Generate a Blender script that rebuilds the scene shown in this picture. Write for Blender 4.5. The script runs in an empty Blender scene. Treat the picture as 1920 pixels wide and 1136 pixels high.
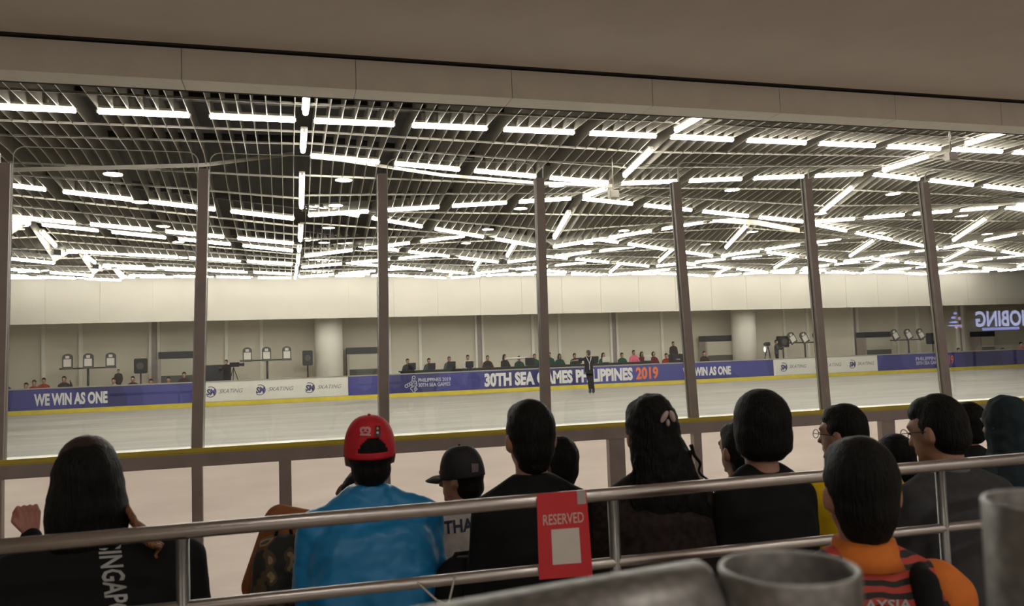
import bpy, bmesh, math, random
from mathutils import Vector, Matrix, Euler, noise
from mathutils.bvhtree import BVHTree
random.seed(7)
S = bpy.context.scene
COL = S.collection
PI = math.pi
# ------------------------------------------------------------------ camera
FPX, CX, CY, EYE = 1494.0, 960.0, 568.0, 1.85
RM = Matrix(((0.9623681458713638, 0.015978942799373588, -0.2712788697984561),
             (-0.2697469192486005, -0.06478459977043713, -0.9607494757679929),
             (-0.03292645392389443, 0.9977713310271039, -0.058036364569113326)))
cam = bpy.data.objects.new('camera', bpy.data.cameras.new('camera'))
COL.objects.link(cam)
cam.matrix_world = Matrix.Translation((0, 0, EYE)) @ RM.to_4x4()
cam.data.sensor_width = 36.0
cam.data.lens = 36.0 * FPX / 1920.0
cam.data.clip_start = 0.02
cam.data.clip_end = 300
cam.data.dof.use_dof = True
cam.data.dof.focus_distance = 11.0
cam.data.dof.aperture_fstop = 6.0
S.camera = cam
# ------------------------------------------------------------------ world and exposure
w = bpy.data.worlds.new('world'); S.world = w; w.use_nodes = True
w.node_tree.nodes['Background'].inputs[0].default_value = (0.9, 0.8, 0.7, 1)
w.node_tree.nodes['Background'].inputs[1].default_value = 0.46
S.view_settings.view_transform = 'Standard'
S.view_settings.look = 'None'
S.view_settings.gamma = 1.0
S.view_settings.use_curve_mapping = False
S.view_settings.exposure = 0.0
TUBE_POWER = 26.0
DOWN_POWER = 72.0

# ------------------------------------------------------------------ pixel rays -> places in the hall
def ray(x, y): return RM @ Vector((x - CX, -(y - CY), -FPX))
def atY(x, y, Y):
    r = ray(x, y); t = Y / r.y
    return Vector((r.x * t, Y, EYE + r.z * t))
def atZ(x, y, Z):
    r = ray(x, y); t = (Z - EYE) / r.z
    return Vector((r.x * t, r.y * t, Z))
def atD(x, y, d):
    r = ray(x, y) * (d / FPX)
    return Vector((r.x, r.y, EYE + r.z))
def project(P):
    c = RM.transposed() @ (Vector(P) - Vector((0, 0, EYE)))
    if c.z > -0.01: return None
    return (CX + FPX * c.x / -c.z, CY - FPX * c.y / -c.z)

# ------------------------------------------------------------------ materials
MATS = {}
def mat(name, col, rough=0.6, metal=0.0, var=0.0, scale=20.0, bump=0.0, bscale=60.0, spec=0.5, stretch=(1, 1, 1), sheen=0.0, coords='Object'):
    if name in MATS: return MATS[name]
    m = bpy.data.materials.new(name); m.use_nodes = True
    nt = m.node_tree; b = nt.nodes['Principled BSDF']
    c4 = (col[0], col[1], col[2], 1)
    b.inputs['Base Color'].default_value = c4
    b.inputs['Roughness'].default_value = rough
    b.inputs['Metallic'].default_value = metal
    b.inputs['Specular IOR Level'].default_value = spec
    if sheen: b.inputs['Sheen Weight'].default_value = sheen
    tc = nt.nodes.new('ShaderNodeTexCoord')
    mp = nt.nodes.new('ShaderNodeMapping'); mp.inputs['Scale'].default_value = stretch
    nt.links.new(tc.outputs[coords], mp.inputs[0])
    n = nt.nodes.new('ShaderNodeTexNoise'); n.inputs['Scale'].default_value = scale
    n.inputs['Detail'].default_value = 5
    nt.links.new(mp.outputs[0], n.inputs[0])
    r = nt.nodes.new('ShaderNodeValToRGB')
    v = max(var, 0.03)
    r.color_ramp.elements[0].position = 0.3; r.color_ramp.elements[1].position = 0.7
    r.color_ramp.elements[0].color = tuple(min(1, x * (1 - v)) for x in col) + (1,)
    r.color_ramp.elements[1].color = tuple(min(1, x * (1 + v)) for x in col) + (1,)
    nt.links.new(n.outputs['Fac'], r.inputs[0])
    nt.links.new(r.outputs[0], b.inputs['Base Color'])
    if bump:
        n2 = nt.nodes.new('ShaderNodeTexNoise'); n2.inputs['Scale'].default_value = bscale
        n2.inputs['Detail'].default_value = 4
        nt.links.new(mp.outputs[0], n2.inputs[0])
        bp = nt.nodes.new('ShaderNodeBump'); bp.inputs['Strength'].default_value = bump
        bp.inputs['Distance'].default_value = 0.02
        nt.links.new(n2.outputs['Fac'], bp.inputs['Height'])
        nt.links.new(bp.outputs[0], b.inputs['Normal'])
    MATS[name] = m
    return m
def emit(name, col, st):
    if name in MATS: return MATS[name]
    m = bpy.data.materials.new(name); m.use_nodes = True
    b = m.node_tree.nodes['Principled BSDF']
    b.inputs['Base Color'].default_value = (0.8, 0.8, 0.8, 1)
    b.inputs['Emission Color'].default_value = (*col, 1)
    b.inputs['Emission Strength'].default_value = st
    MATS[name] = m
    return m

M_BLADE = mat('louvre_metal', (0.42, 0.39, 0.33), 0.36, 0.4, 0.05, 4)
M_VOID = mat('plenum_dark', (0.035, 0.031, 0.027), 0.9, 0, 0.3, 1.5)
M_CHANNEL = mat('channel_dark', (0.05, 0.045, 0.04), 0.5, 0.3)
M_TUBE = emit('tube_glow', (1.0, 0.965, 0.90), TUBE_POWER)
M_TCAP = mat('tube_cap', (0.6, 0.56, 0.46), 0.4, 0.3)
M_FASCIA = mat('fascia_panel', (0.62, 0.57, 0.49), 0.45, 0, 0.03, 0.6)
M_BACKWALL = mat('back_wall', (0.66, 0.61, 0.49), 0.7, 0, 0.04, 0.8)
M_WHITE = mat('painted_white', (0.8, 0.77, 0.68), 0.5)
M_SOFFIT = mat('soffit_paint', (0.70, 0.62, 0.56), 0.8, 0, 0.02, 2)
M_BEAM = mat('beam_panel', (0.78, 0.72, 0.63), 0.6, 0, 0.05, 3)
M_GAP = mat('shadow_gap', (0.03, 0.025, 0.02), 0.8)
M_STEEL = mat('brown_grey_steel', (0.35, 0.295, 0.27), 0.42, 0.2, 0.08, 6)
M_YELLOW = mat('yellow_plastic', (0.66, 0.53, 0.06), 0.3, 0, 0.08, 3)
M_BOARD = mat('board_white', (0.62, 0.54, 0.47), 0.45, 0, 0.04, 3)
M_CHROME = mat('stainless', (0.56, 0.52, 0.5), 0.3, 1.0, 0.06, 8, 0.05, 30)
M_CHROME_D = mat('stainless_dull', (0.2, 0.195, 0.19), 0.36, 0.9, 0.06, 8)
M_BLACKP = mat('black_plastic', (0.012, 0.012, 0.014), 0.4)
M_TABLE = mat('black_cloth', (0.012, 0.011, 0.011), 0.8)
M_PAPER = mat('paper_white', (0.62, 0.58, 0.53), 0.7)
M_RED = mat('sign_red', (0.56, 0.028, 0.035), 0.5)
M_FLOOR = mat('beige_floor', (0.42, 0.37, 0.31), 0.5, 0, 0.06, 2)
M_DECK = mat('deck_dark', (0.05, 0.045, 0.042), 0.7)
M_SKIN = mat('skin_tan', (0.36, 0.19, 0.125), 0.5, 0, 0.08, 12, 0.08, 90)
M_SKIN_D = mat('skin_brown', (0.16, 0.075, 0.05), 0.5, 0, 0.08, 12, 0.08, 90)
M_HAIR = mat('hair_black', (0.0055, 0.005, 0.0045), 0.55, 0, 0.4, 40, 0.6, 60, 0.16, (3, 3, 0.25))

def translucent_board():
    m = bpy.data.materials.new('board_translucent'); m.use_nodes = True; nt = m.node_tree
    b = nt.nodes['Principled BSDF']; b.inputs['Roughness'].default_value = 0.45
    tc = nt.nodes.new('ShaderNodeTexCoord'); n = nt.nodes.new('ShaderNodeTexNoise'); n.inputs['Scale'].default_value = 2.5; n.inputs['Detail'].default_value = 6
    mp = nt.nodes.new('ShaderNodeMapping'); mp.inputs['Scale'].default_value = (0.5, 1, 3); nt.links.new(tc.outputs['Object'], mp.inputs[0]); nt.links.new(mp.outputs[0], n.inputs[0])
    r = nt.nodes.new('ShaderNodeValToRGB'); r.color_ramp.elements[0].position = 0.3; r.color_ramp.elements[1].position = 0.7
    r.color_ramp.elements[0].color = (0.80, 0.68, 0.60, 1); r.color_ramp.elements[1].color = (0.90, 0.79, 0.70, 1)
    nt.links.new(n.outputs['Fac'], r.inputs[0]); nt.links.new(r.outputs[0], b.inputs['Base Color'])
    t = nt.nodes.new('ShaderNodeBsdfTranslucent'); nt.links.new(r.outputs[0], t.inputs[0])
    mx = nt.nodes.new('ShaderNodeMixShader'); mx.inputs[0].default_value = 0.8
    nt.links.new(b.outputs[0], mx.inputs[1]); nt.links.new(t.outputs[0], mx.inputs[2]); nt.links.new(mx.outputs[0], nt.nodes['Material Output'].inputs[0])
    return m
M_TBOARD = translucent_board()
# ice
def ice_material():
    m = bpy.data.materials.new('ice'); m.use_nodes = True; nt = m.node_tree
    b = nt.nodes['Principled BSDF']
    tc = nt.nodes.new('ShaderNodeTexCoord')
    mp = nt.nodes.new('ShaderNodeMapping'); mp.inputs['Scale'].default_value = (0.16, 1.0, 1)
    nt.links.new(tc.outputs['Object'], mp.inputs[0])
    n = nt.nodes.new('ShaderNodeTexNoise'); n.inputs['Scale'].default_value = 1.3; n.inputs['Detail'].default_value = 7; n.inputs['Roughness'].default_value = 0.65
    nt.links.new(mp.outputs[0], n.inputs[0])
    r = nt.nodes.new('ShaderNodeValToRGB')
    r.color_ramp.elements[0].position = 0.36; r.color_ramp.elements[0].color = (0.31, 0.285, 0.25, 1)
    r.color_ramp.elements[1].position = 0.62; r.color_ramp.elements[1].color = (0.47, 0.44, 0.385, 1)
    nt.links.new(n.outputs['Fac'], r.inputs[0]); nt.links.new(r.outputs[0], b.inputs['Base Color'])
    r2 = nt.nodes.new('ShaderNodeMapRange'); r2.inputs[1].default_value = 0.35; r2.inputs[2].default_value = 0.65
    r2.inputs[3].default_value = 0.42; r2.inputs[4].default_value = 0.6
    nt.links.new(n.outputs['Fac'], r2.inputs[0]); nt.links.new(r2.outputs[0], b.inputs['Roughness'])
    b.inputs['Specular IOR Level'].default_value = 0.16
    n2 = nt.nodes.new('ShaderNodeTexNoise'); n2.inputs['Scale'].default_value = 9; n2.inputs['Detail'].default_value = 5
    nt.links.new(mp.outputs[0], n2.inputs[0])
    bp = nt.nodes.new('ShaderNodeBump'); bp.inputs['Strength'].default_value = 0.1; bp.inputs['Distance'].default_value = 0.02
    nt.links.new(n2.outputs['Fac'], bp.inputs['Height']); nt.links.new(bp.outputs[0], b.inputs['Normal'])
    return m
M_ICE = ice_material()
def glass_material():
    m = bpy.data.materials.new('clear_glass'); m.use_nodes = True; nt = m.node_tree
    nt.nodes.remove(nt.nodes['Principled BSDF'])
    out = nt.nodes['Material Output']
    t = nt.nodes.new('ShaderNodeBsdfTransparent'); t.inputs[0].default_value = (0.93, 0.945, 0.93, 1)
    g = nt.nodes.new('ShaderNodeBsdfGlossy'); g.inputs['Roughness'].default_value = 0.0
    lw = nt.nodes.new('ShaderNodeLayerWeight'); lw.inputs[0].default_value = 0.5
    pw = nt.nodes.new('ShaderNodeMath'); pw.operation = 'POWER'; pw.inputs[1].default_value = 5.0
    ma = nt.nodes.new('ShaderNodeMath'); ma.operation = 'MULTIPLY_ADD'; ma.inputs[1].default_value = 0.96; ma.inputs[2].default_value = 0.035
    nt.links.new(lw.outputs['Facing'], pw.inputs[0]); nt.links.new(pw.outputs[0], ma.inputs[0])
    mx = nt.nodes.new('ShaderNodeMixShader')
    nt.links.new(ma.outputs[0], mx.inputs[0]); nt.links.new(t.outputs[0], mx.inputs[1]); nt.links.new(g.outputs[0], mx.inputs[2])
    nt.links.new(mx.outputs[0], out.inputs[0])
    return m
M_GLASS = glass_material()
M_GEDGE = mat('glass_edge', (0.72, 0.78, 0.68), 0.35)
def banner_material():
    m = bpy.data.materials.new('banner_blue'); m.use_nodes = True; nt = m.node_tree
    b = nt.nodes['Principled BSDF']; b.inputs['Roughness'].default_value = 0.5
    tc = nt.nodes.new('ShaderNodeTexCoord')
    wv = nt.nodes.new('ShaderNodeTexNoise'); wv.inputs['Scale'].default_value = 0.35; wv.inputs['Detail'].default_value = 0.5
    mp = nt.nodes.new('ShaderNodeMapping'); mp.inputs['Rotation'].default_value = (0, 0.9, 0)
    nt.links.new(tc.outputs['Object'], mp.inputs[0]); nt.links.new(mp.outputs[0], wv.inputs[0])
    r = nt.nodes.new('ShaderNodeValToRGB'); r.color_ramp.interpolation = 'CONSTANT'
    e = r.color_ramp.elements
    e[0].position = 0.0; e[0].color = (0.028, 0.027, 0.125, 1)
    e[1].position = 0.47; e[1].color = (0.042, 0.043, 0.20, 1)
    x = e.new(0.56); x.color = (0.058, 0.058, 0.245, 1)
    nt.links.new(wv.outputs['Fac'], r.inputs[0]); nt.links.new(r.outputs[0], b.inputs['Base Color'])
    return m
M_BLUE = banner_material()

# ------------------------------------------------------------------ mesh helpers
def obj(name, bm, m, parent=None, smooth=False):
    me = bpy.data.meshes.new(name); bm.to_mesh(me); bm.free()
    if isinstance(m, (list, tuple)):
        for q in m: me.materials.append(q)
    elif m: me.materials.append(m)
    if smooth:
        for p in me.polygons: p.use_smooth = True
    o = bpy.data.objects.new(name, me); COL.objects.link(o)
    if parent: o.parent = parent
    return o
def tag(o, label, cat, group=None, kind=None):
    if label: o['label'] = label
    if cat: o['category'] = cat
    if group: o['group'] = group
    if kind: o['kind'] = kind
    return o
def empty(name, loc=(0, 0, 0), rz=0):
    o = bpy.data.objects.new(name, None); COL.objects.link(o)
    o.location = loc; o.rotation_euler = (0, 0, rz); o.empty_display_size = 0.1
    return o
def box(bm, x0, x1, y0, y1, z0, z1, M=None, mi=0):
    vs = [bm.verts.new(Vector((x, y, z)) if M is None else M @ Vector((x, y, z))) for x in (x0, x1) for y in (y0, y1) for z in (z0, z1)]
    for f in ((0, 1, 3, 2), (4, 6, 7, 5), (0, 4, 5, 1), (2, 3, 7, 6), (0, 2, 6, 4), (1, 5, 7, 3)):
        fc = bm.faces.new([vs[i] for i in f]); fc.material_index = mi
    return vs
def bx(name, dims, m, parent=None, bevel=0):
    bm = bmesh.new(); box(bm, *dims)
    if bevel: bmesh.ops.bevel(bm, geom=bm.edges[:], offset=bevel, segments=2, affect='EDGES')
    return obj(name, bm, m, parent)
def frame_axes(d):
    d = d.normalized()
    a = Vector((0, 0, 1)) if abs(d.z) < 0.9 else Vector((1, 0, 0))
    u = d.cross(a).normalized(); v = d.cross(u).normalized()
    return u, v
def tube(bm, pts, r, n=12, caps=True, mi=0):
    pts = [Vector(p) for p in pts]
    rs = r if isinstance(r, (list, tuple)) else [r] * len(pts)
    rings = []
    u = None
    for i, p in enumerate(pts):
        d = (pts[min(i + 1, len(pts) - 1)] - pts[max(i - 1, 0)]).normalized()
        if u is None: u, v = frame_axes(d)
        else:
            u = (u - d * u.dot(d)).normalized(); v = d.cross(u)
        rings.append([bm.verts.new(p + (u * math.cos(2 * PI * k / n) + v * math.sin(2 * PI * k / n)) * rs[i]) for k in range(n)])
    for a, b in zip(rings, rings[1:]):
        for k in range(n):
            f = bm.faces.new((a[k], a[(k + 1) % n], b[(k + 1) % n], b[k])); f.material_index = mi; f.smooth = True
    if caps:
        f = bm.faces.new(rings[0][::-1]); f.material_index = mi
        f = bm.faces.new(rings[-1]); f.material_index = mi
def ell(bm, c, r, rot=None, seg=20, rng=12):
    M = Matrix.Translation(c) @ (rot.to_matrix().to_4x4() if rot else Matrix.Identity(4)) @ Matrix.Diagonal((*r, 1))
    bmesh.ops.create_uvsphere(bm, u_segments=seg, v_segments=rng, radius=1, matrix=M)
def capsule(bm, p0, p1, r0, r1, seg=14, flat=1.0):
    """tapered capsule, closed; flat squashes it along local y"""
    p0 = Vector(p0); p1 = Vector(p1); d = p1 - p0; L = max(d.length, 1e-4); d /= L
    u, v = frame_axes(d)
    prof = []
    for k in range(1, 6): a = -PI / 2 + PI / 2 * k / 6; prof.append((math.sin(a) * r0, math.cos(a) * r0))
    for k in range(0, 5): t = k / 4; prof.append((L * t, r0 + (r1 - r0) * t))
    for k in range(1, 6): a = PI / 2 * k / 6; prof.append((L + math.sin(a) * r1, math.cos(a) * r1))
    rings = [[bm.verts.new(p0 + d * h + (u * math.cos(2 * PI * k / seg) + v * math.sin(2 * PI * k / seg) * 1.0) * rr) for k in range(seg)] for h, rr in prof]
    for a, b in zip(rings, rings[1:]):
        for k in range(seg): bm.faces.new((a[k], a[(k + 1) % seg], b[(k + 1) % seg], b[k]))
    c0 = bm.verts.new(p0 - d * r0); c1 = bm.verts.new(p1 + d * r1)
    for k in range(seg):
        bm.faces.new((c0, rings[0][(k + 1) % seg], rings[0][k])); bm.faces.new((c1, rings[-1][k], rings[-1][(k + 1) % seg]))
def loft(bm, rings, n=24, power=2.0):
    """closed loft of superellipse rings (cx, cy, z, rx, ry)"""
    R = []
    for (cx, cy, z, rx, ry) in rings:
        ring = []
        for k in range(n):
            a = 2 * PI * k / n; c, s = math.cos(a), math.sin(a)
            ring.append(bm.verts.new((cx + rx * math.copysign(abs(c) ** (2 / power), c), cy + ry * math.copysign(abs(s) ** (2 / power), s), z)))
        R.append(ring)
    for a, b in zip(R, R[1:]):
        for k in range(n): bm.faces.new((a[k], a[(k + 1) % n], b[(k + 1) % n], b[k]))
    bm.faces.new(R[0][::-1]); bm.faces.new(R[-1])
DISPTEX = {}
def blob(name, bm, m, parent, voxel, smooth=4, disp=0, dsize=0.1):
    """fuses overlapping closed pieces into one continuous skin"""
    bmesh.ops.recalc_face_normals(bm, faces=bm.faces[:])
    me = bpy.data.meshes.new('tmp'); bm.to_mesh(me); bm.free()
    o = bpy.data.objects.new('tmp', me); COL.objects.link(o)
    md = o.modifiers.new('r', 'REMESH'); md.mode = 'VOXEL'; md.voxel_size = voxel
    sm = o.modifiers.new('s', 'SMOOTH'); sm.iterations = smooth; sm.factor = 0.6
    if disp:
        key = round(dsize, 3)
        if key not in DISPTEX:
            t = bpy.data.textures.new('folds', 'CLOUDS'); t.noise_scale = dsize; t.noise_depth = 2; DISPTEX[key] = t
        dm = o.modifiers.new('d', 'DISPLACE'); dm.texture = DISPTEX[key]; dm.strength = disp; dm.mid_level = 0.5
    dg = bpy.context.evaluated_depsgraph_get()
    nm = bpy.data.meshes.new_from_object(o.evaluated_get(dg))
    bpy.data.objects.remove(o); bpy.data.meshes.remove(me)
    nm.name = name; nm.materials.clear(); nm.materials.append(m)
    for p in nm.polygons: p.use_smooth = True
    r = bpy.data.objects.new(name, nm); COL.objects.link(r)
    if parent: r.parent = parent
    return r
def text_bm(s, bold=0.0, shear=0.0, extrude=0.0, spacing=1.0, res=3):
    """text as a bmesh normalised to the unit box"""
    c = bpy.data.curves.new('t', 'FONT'); c.body = s; c.offset = bold; c.shear = shear; c.extrude = extrude
    c.resolution_u = res; c.space_character = spacing
    o = bpy.data.objects.new('t', c); COL.objects.link(o)
    dg = bpy.context.evaluated_depsgraph_get()
    me = bpy.data.meshes.new_from_object(o.evaluated_get(dg))
    bpy.data.objects.remove(o); bpy.data.curves.remove(c)
    bm = bmesh.new(); bm.from_mesh(me); bpy.data.meshes.remove(me)
    xs = [v.co.x for v in bm.verts]; ys = [v.co.y for v in bm.verts]
    x0, x1, y0, y1 = min(xs), max(xs), min(ys), max(ys)
    for v in bm.verts: v.co.x = (v.co.x - x0) / (x1 - x0); v.co.y = (v.co.y - y0) / (y1 - y0)
    return bm
def lettering(name, s, m, x0, x1, z0, z1, Y, parent, bold=0.0, shear=0.0, mirror=False, spacing=1.0):
    bm = text_bm(s, bold, shear, 0.0, spacing)
    for v in bm.verts:
        u, w_ = v.co.x, v.co.y
        v.co = Vector((x0 + (x1 - x0) * u, Y, z0 + (z1 - z0) * w_))
    return obj(name, bm, m, parent)
def ring2d(bm, cx, cz, r, wdt, Y, n=24, sx=1.0, a0=0, a1=2 * PI, rot=0):
    vs = []
    for k in range(n + 1):
        a = a0 + (a1 - a0) * k / n
        for rr in (r - wdt / 2, r + wdt / 2):
            px, pz = rr * math.cos(a) * sx, rr * math.sin(a)
            vs.append(bm.verts.new((cx + px * math.cos(rot) - pz * math.sin(rot), Y, cz + px * math.sin(rot) + pz * math.cos(rot))))
    for k in range(n): bm.faces.new((vs[2 * k], vs[2 * k + 1], vs[2 * k + 3], vs[2 * k + 2]))
ORD = ['first', 'second', 'third', 'fourth', 'fifth', 'sixth', 'seventh', 'eighth', 'ninth', 'tenth', 'eleventh', 'twelfth', 'thirteenth',
       'fourteenth', 'fifteenth', 'sixteenth', 'seventeenth', 'eighteenth', 'nineteenth', 'twentieth']
def nth(k):
    if k < 20: return ORD[k]
    t = ['twenty', 'thirty', 'forty'][(k + 1) // 10 - 2]
    return (t + '-' + ORD[(k + 1) % 10 - 1]) if (k + 1) % 10 else {'twenty': 'twentieth', 'thirty': 'thirtieth', 'forty': 'fortieth'}[t]

# ================================================================== THE HALL
def struct(name, bm, m, parent=None):
    o = obj(name, bm, m, parent); o['kind'] = 'structure'; return o
def sbox(name, dims, m):
    bm = bmesh.new(); box(bm, *dims); return struct(name, bm, m)
XL, XR = -15.0, 52.0
sbox('floor_ice', (XL, XR, 6.7, 33.45, -0.12, 0.0), M_ICE)
sbox('floor', (XL, XR, -9.0, 6.68, -0.5, -0.4), M_FLOOR)
sbox('floor_far', (XL, XR, 33.62, 38.2, -0.12, 0.45), M_FLOOR)
sbox('wall_back', (XL, XR, 38.2, 38.4, 0.45, 7.6), M_BACKWALL)
sbox('wall_left', (XL - 0.2, XL, -9, 38.4, -0.5, 7.6), M_BACKWALL)
sbox('wall_right', (XR, XR + 0.2, -9, 38.4, -0.5, 7.6), M_BACKWALL)
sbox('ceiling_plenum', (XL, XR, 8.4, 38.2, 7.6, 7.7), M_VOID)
sbox('ceiling_stand', (XL, XR, -9, 7.9, 4.83, 4.95), M_SOFFIT)
sbox('ceiling_far', (XL, XR, 35.1, 38.2, 4.2, 4.3), M_BACKWALL)
# beam over the barrier with shadow gap, panel joints and underside coloured paler in place of rink light
sbox('trim_1', (XL, XR, 7.94, 8.05, 4.84, 4.95), M_GAP)
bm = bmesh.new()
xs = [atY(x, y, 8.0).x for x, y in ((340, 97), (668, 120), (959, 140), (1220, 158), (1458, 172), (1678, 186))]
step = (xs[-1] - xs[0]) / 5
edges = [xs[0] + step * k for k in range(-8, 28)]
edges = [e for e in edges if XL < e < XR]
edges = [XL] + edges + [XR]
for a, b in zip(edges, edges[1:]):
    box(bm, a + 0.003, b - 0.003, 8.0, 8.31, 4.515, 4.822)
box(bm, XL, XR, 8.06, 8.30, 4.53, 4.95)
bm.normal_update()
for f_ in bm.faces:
    if f_.calc_center_median().z < 4.52: f_.material_index = 1  # downward faces get a lighter colour imitating bounce off the ice
struct('trim_beam', bm, [M_BEAM, mat('beam_underside_lit', (0.9, 0.86, 0.78), 0.55)])
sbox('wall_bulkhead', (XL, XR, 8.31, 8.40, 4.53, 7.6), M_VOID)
# far fascia of tall pale panels
bm = bmesh.new()
k = 0; x = XL
while x < XR:
    wdt = 1.95
    box(bm, x + 0.006, min(x + wdt, XR) - 0.006, 35.0, 35.07, 3.44, 5.12); x += wdt
box(bm, XL, XR, 35.02, 35.1, 3.45, 5.30)
struct('wall_fascia', bm, M_FASCIA)
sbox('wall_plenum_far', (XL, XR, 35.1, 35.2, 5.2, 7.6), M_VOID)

# ------------------------------------------------------------------ folded louvre ceiling
ROWY = [8.02 + 2.165 * k for k in range(13)]          # index 2 is the nearest lit row
FOLD = [0.3 + 6 * i for i in range(-3, 9)]            # index 3 is the fold straight ahead
LOW = {3: 5.09, 4: 4.74, 5: 4.38, 6: 4.42, 7: 4.5, 8: 4.6, 9: 4.6, 10: 4.72, 11: 4.86}
HIGH = {3: 5.46, 4: 5.22, 5: 5.34, 6: 5.2, 7: 5.2, 8: 5.15, 9: 5.15, 10: 5.2, 11: 5.2}
LEFT0 = {3: 5.43, 4: 4.66, 5: 4.45, 6: 4.56, 7: 4.47, 8: 4.72, 9: 4.62, 10: 4.85, 11: 4.9}
LEFT1 = {3: 5.36, 4: 5.32, 5: 5.02, 6: 5.2, 7: 4.85, 8: 5.1, 9: 4.95, 10: 5.1, 11: 5.05}
def node(i, j, bay):
    """height of the louvre at fold i (0 is straight ahead), row j, seen from the bay that starts at fold `bay`"""
    if j <= 2: return 5.46
    if j >= 12: return 5.19
    if bay == -1: return LEFT0[j] if i == 0 else LEFT1[j]
    if j == 3: return 5.09 if i % 2 else 5.46
    return LOW[j] if (i + j) % 2 == 0 else HIGH[j]
def height_row(X, j):
    i = int(math.floor((X - 0.3) / 6.0 + 1e-9)); t = (X - 0.3) / 6.0 - i
    return node(i, j, i) * (1 - t) + node(i + 1, j, i) * t
def height(X, Y):
    f = (Y - ROWY[0]) / 2.165; j = max(0, min(11, int(f))); t = f - j
    return height_row(X, j) * (1 - t) + height_row(X, j + 1) * t
YS = [8.42] + ROWY[1:]
xs_start = FOLD[0] + 0.15
for bay in range(-2, 8):
    bm = bmesh.new()
    X0 = 0.3 + 6 * bay
    for p in range(4):
        for q in range(7):
            X = X0 + 0.15 + 1.5 * p + 0.2 * q
            pr = None
            for k in range(13):
                Y = max(8.42, ROWY[k]); z = height(X, Y)
                c = [bm.verts.new((X + dx, Y, z + dz)) for dx, dz in ((-0.006, 0), (0.006, 0), (0.006, 0.30), (-0.006, 0.30))]
                if pr:
                    for a in range(4): bm.faces.new((pr[a], pr[(a + 1) % 4], c[(a + 1) % 4], c[a]))
                pr = c
    # thin cross strips between the rows
    for k in range(12):
        for q in (1, 2):
            Y = ROWY[k] + 2.165 * q / 3
            if Y < 8.5: continue
            pr = None
            for u in range(3):
                X = X0 + 0.02 + 5.96 * u / 2; z = height(min(X, X0 + 5.999), Y)
                c = [bm.verts.new((X, Y + dy, z + dz)) for dy, dz in ((-0.006, -0.005), (0.006, -0.005), (0.006, 0.03), (-0.006, 0.03))]
                if pr:
                    for a in range(4): bm.faces.new((pr[a], pr[(a + 1) % 4], c[(a + 1) % 4], c[a]))
                pr = c
    struct('ceiling', bm, M_BLADE)
    # dark channels over the lamp rows
    bm = bmesh.new()
    for k in range(1, 13):
        a = Vector((X0, ROWY[k], height_row(X0, k) + 0.07)); b = Vector((X0 + 6, ROWY[k], height_row(X0 + 5.9999, k) + 0.07))
        vs = []
        for P in (a, b):
            for dy, dz in ((-0.05, 0.13), (0.05, 0.13), (0.05, 0.27), (-0.05, 0.27)): vs.append(bm.verts.new(P + Vector((0, dy, dz))))
        for q in range(4): bm.faces.new((vs[q], vs[(q + 1) % 4], vs[4 + (q + 1) % 4], vs[4 + q]))
    struct('ceiling_channel', bm, M_CHANNEL)
# pale edge strips closing the steps of the folds
bm = bmesh.new()
def strip(bm, pts, hgt=0.16, th=0.012):
    pr = None
    for P in pts:
        P = Vector(P)
        c = [bm.verts.new(P + Vector((0, dy, dz))) for dy, dz in ((0, 0), (th, 0), (th, hgt), (0, hgt))]
        if pr:
            for a in range(4): bm.faces.new((pr[a], pr[(a + 1) % 4], c[(a + 1) % 4], c[a]))
        pr = c
strip(bm, [atY(20, 322, 14.9), atY(200, 318, 14.9), atY(380, 313, 14.9), atY(552, 291, 14.9)], 0.07)
strip(bm, [atY(580, 297, 14.75), atY(640, 303, 14.75), atY(830, 331, 14.75), atY(1000, 345, 14.75), atY(1150, 351, 14.75)], 0.06)
strip(bm, [atY(1018, 374, 17.2), atY(1150, 367, 17.2), atY(1262, 372, 17.2)], 0.22)
strip(bm, [atY(1280, 425, 19.1), atY(1345, 417, 19.1), atY(1420, 422, 19.1), atY(1500, 437, 19.1)], 0.14)
strip(bm, [atY(1170, 372, 17.0), atY(1300, 392, 17.0), atY(1505, 418, 17.0)], 0.06)
strip(bm, [atY(1525, 419, 17.0), atY(1640, 404, 17.0), atY(1730, 395, 17.0), atY(1920, 383, 17.0)], 0.06)
strip(bm, [atY(1570, 448, 21.3), atY(1640, 444, 21.3), atY(1760, 470, 21.3)], 0.14)
struct('ceiling_edge', bm, M_FASCIA)

# ------------------------------------------------------------------ fluorescent lights
def lamp_mesh(L, hollow=False):
    b1 = bmesh.new(); box(b1, -L / 2, L / 2, -0.055, 0.055, 0.03, 0.075)
    bmesh.ops.bevel(b1, geom=b1.edges[:], offset=0.008, segments=1, affect='EDGES')
    for s in (-1, 1): tube(b1, [(s * L / 2, 0, 0), (s * (L / 2 + 0.03), 0, 0)], 0.028, 10); box(b1, s * L / 2 - 0.01, s * L / 2 + 0.01, -0.02, 0.02, 0.0, 0.04)
    m1 = bpy.data.meshes.new('fluorescent_light'); b1.to_mesh(m1); b1.free(); m1.materials.append(M_TCAP)
    b2 = bmesh.new(); tube(b2, [(-L / 2, 0, -0.002), (L / 2, 0, -0.002)], 0.041, 12)
    m2 = bpy.data.meshes.new('tube'); b2.to_mesh(m2); b2.free(); m2.materials.append(M_TUBE)
    return m1, m2
LM = lamp_mesh(1.2)
lamps = []
def seen(P, mx=40):
    q = project(P)
    return q and -mx < q[0] < 1920 + mx and -30 < q[1] < 700
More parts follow.
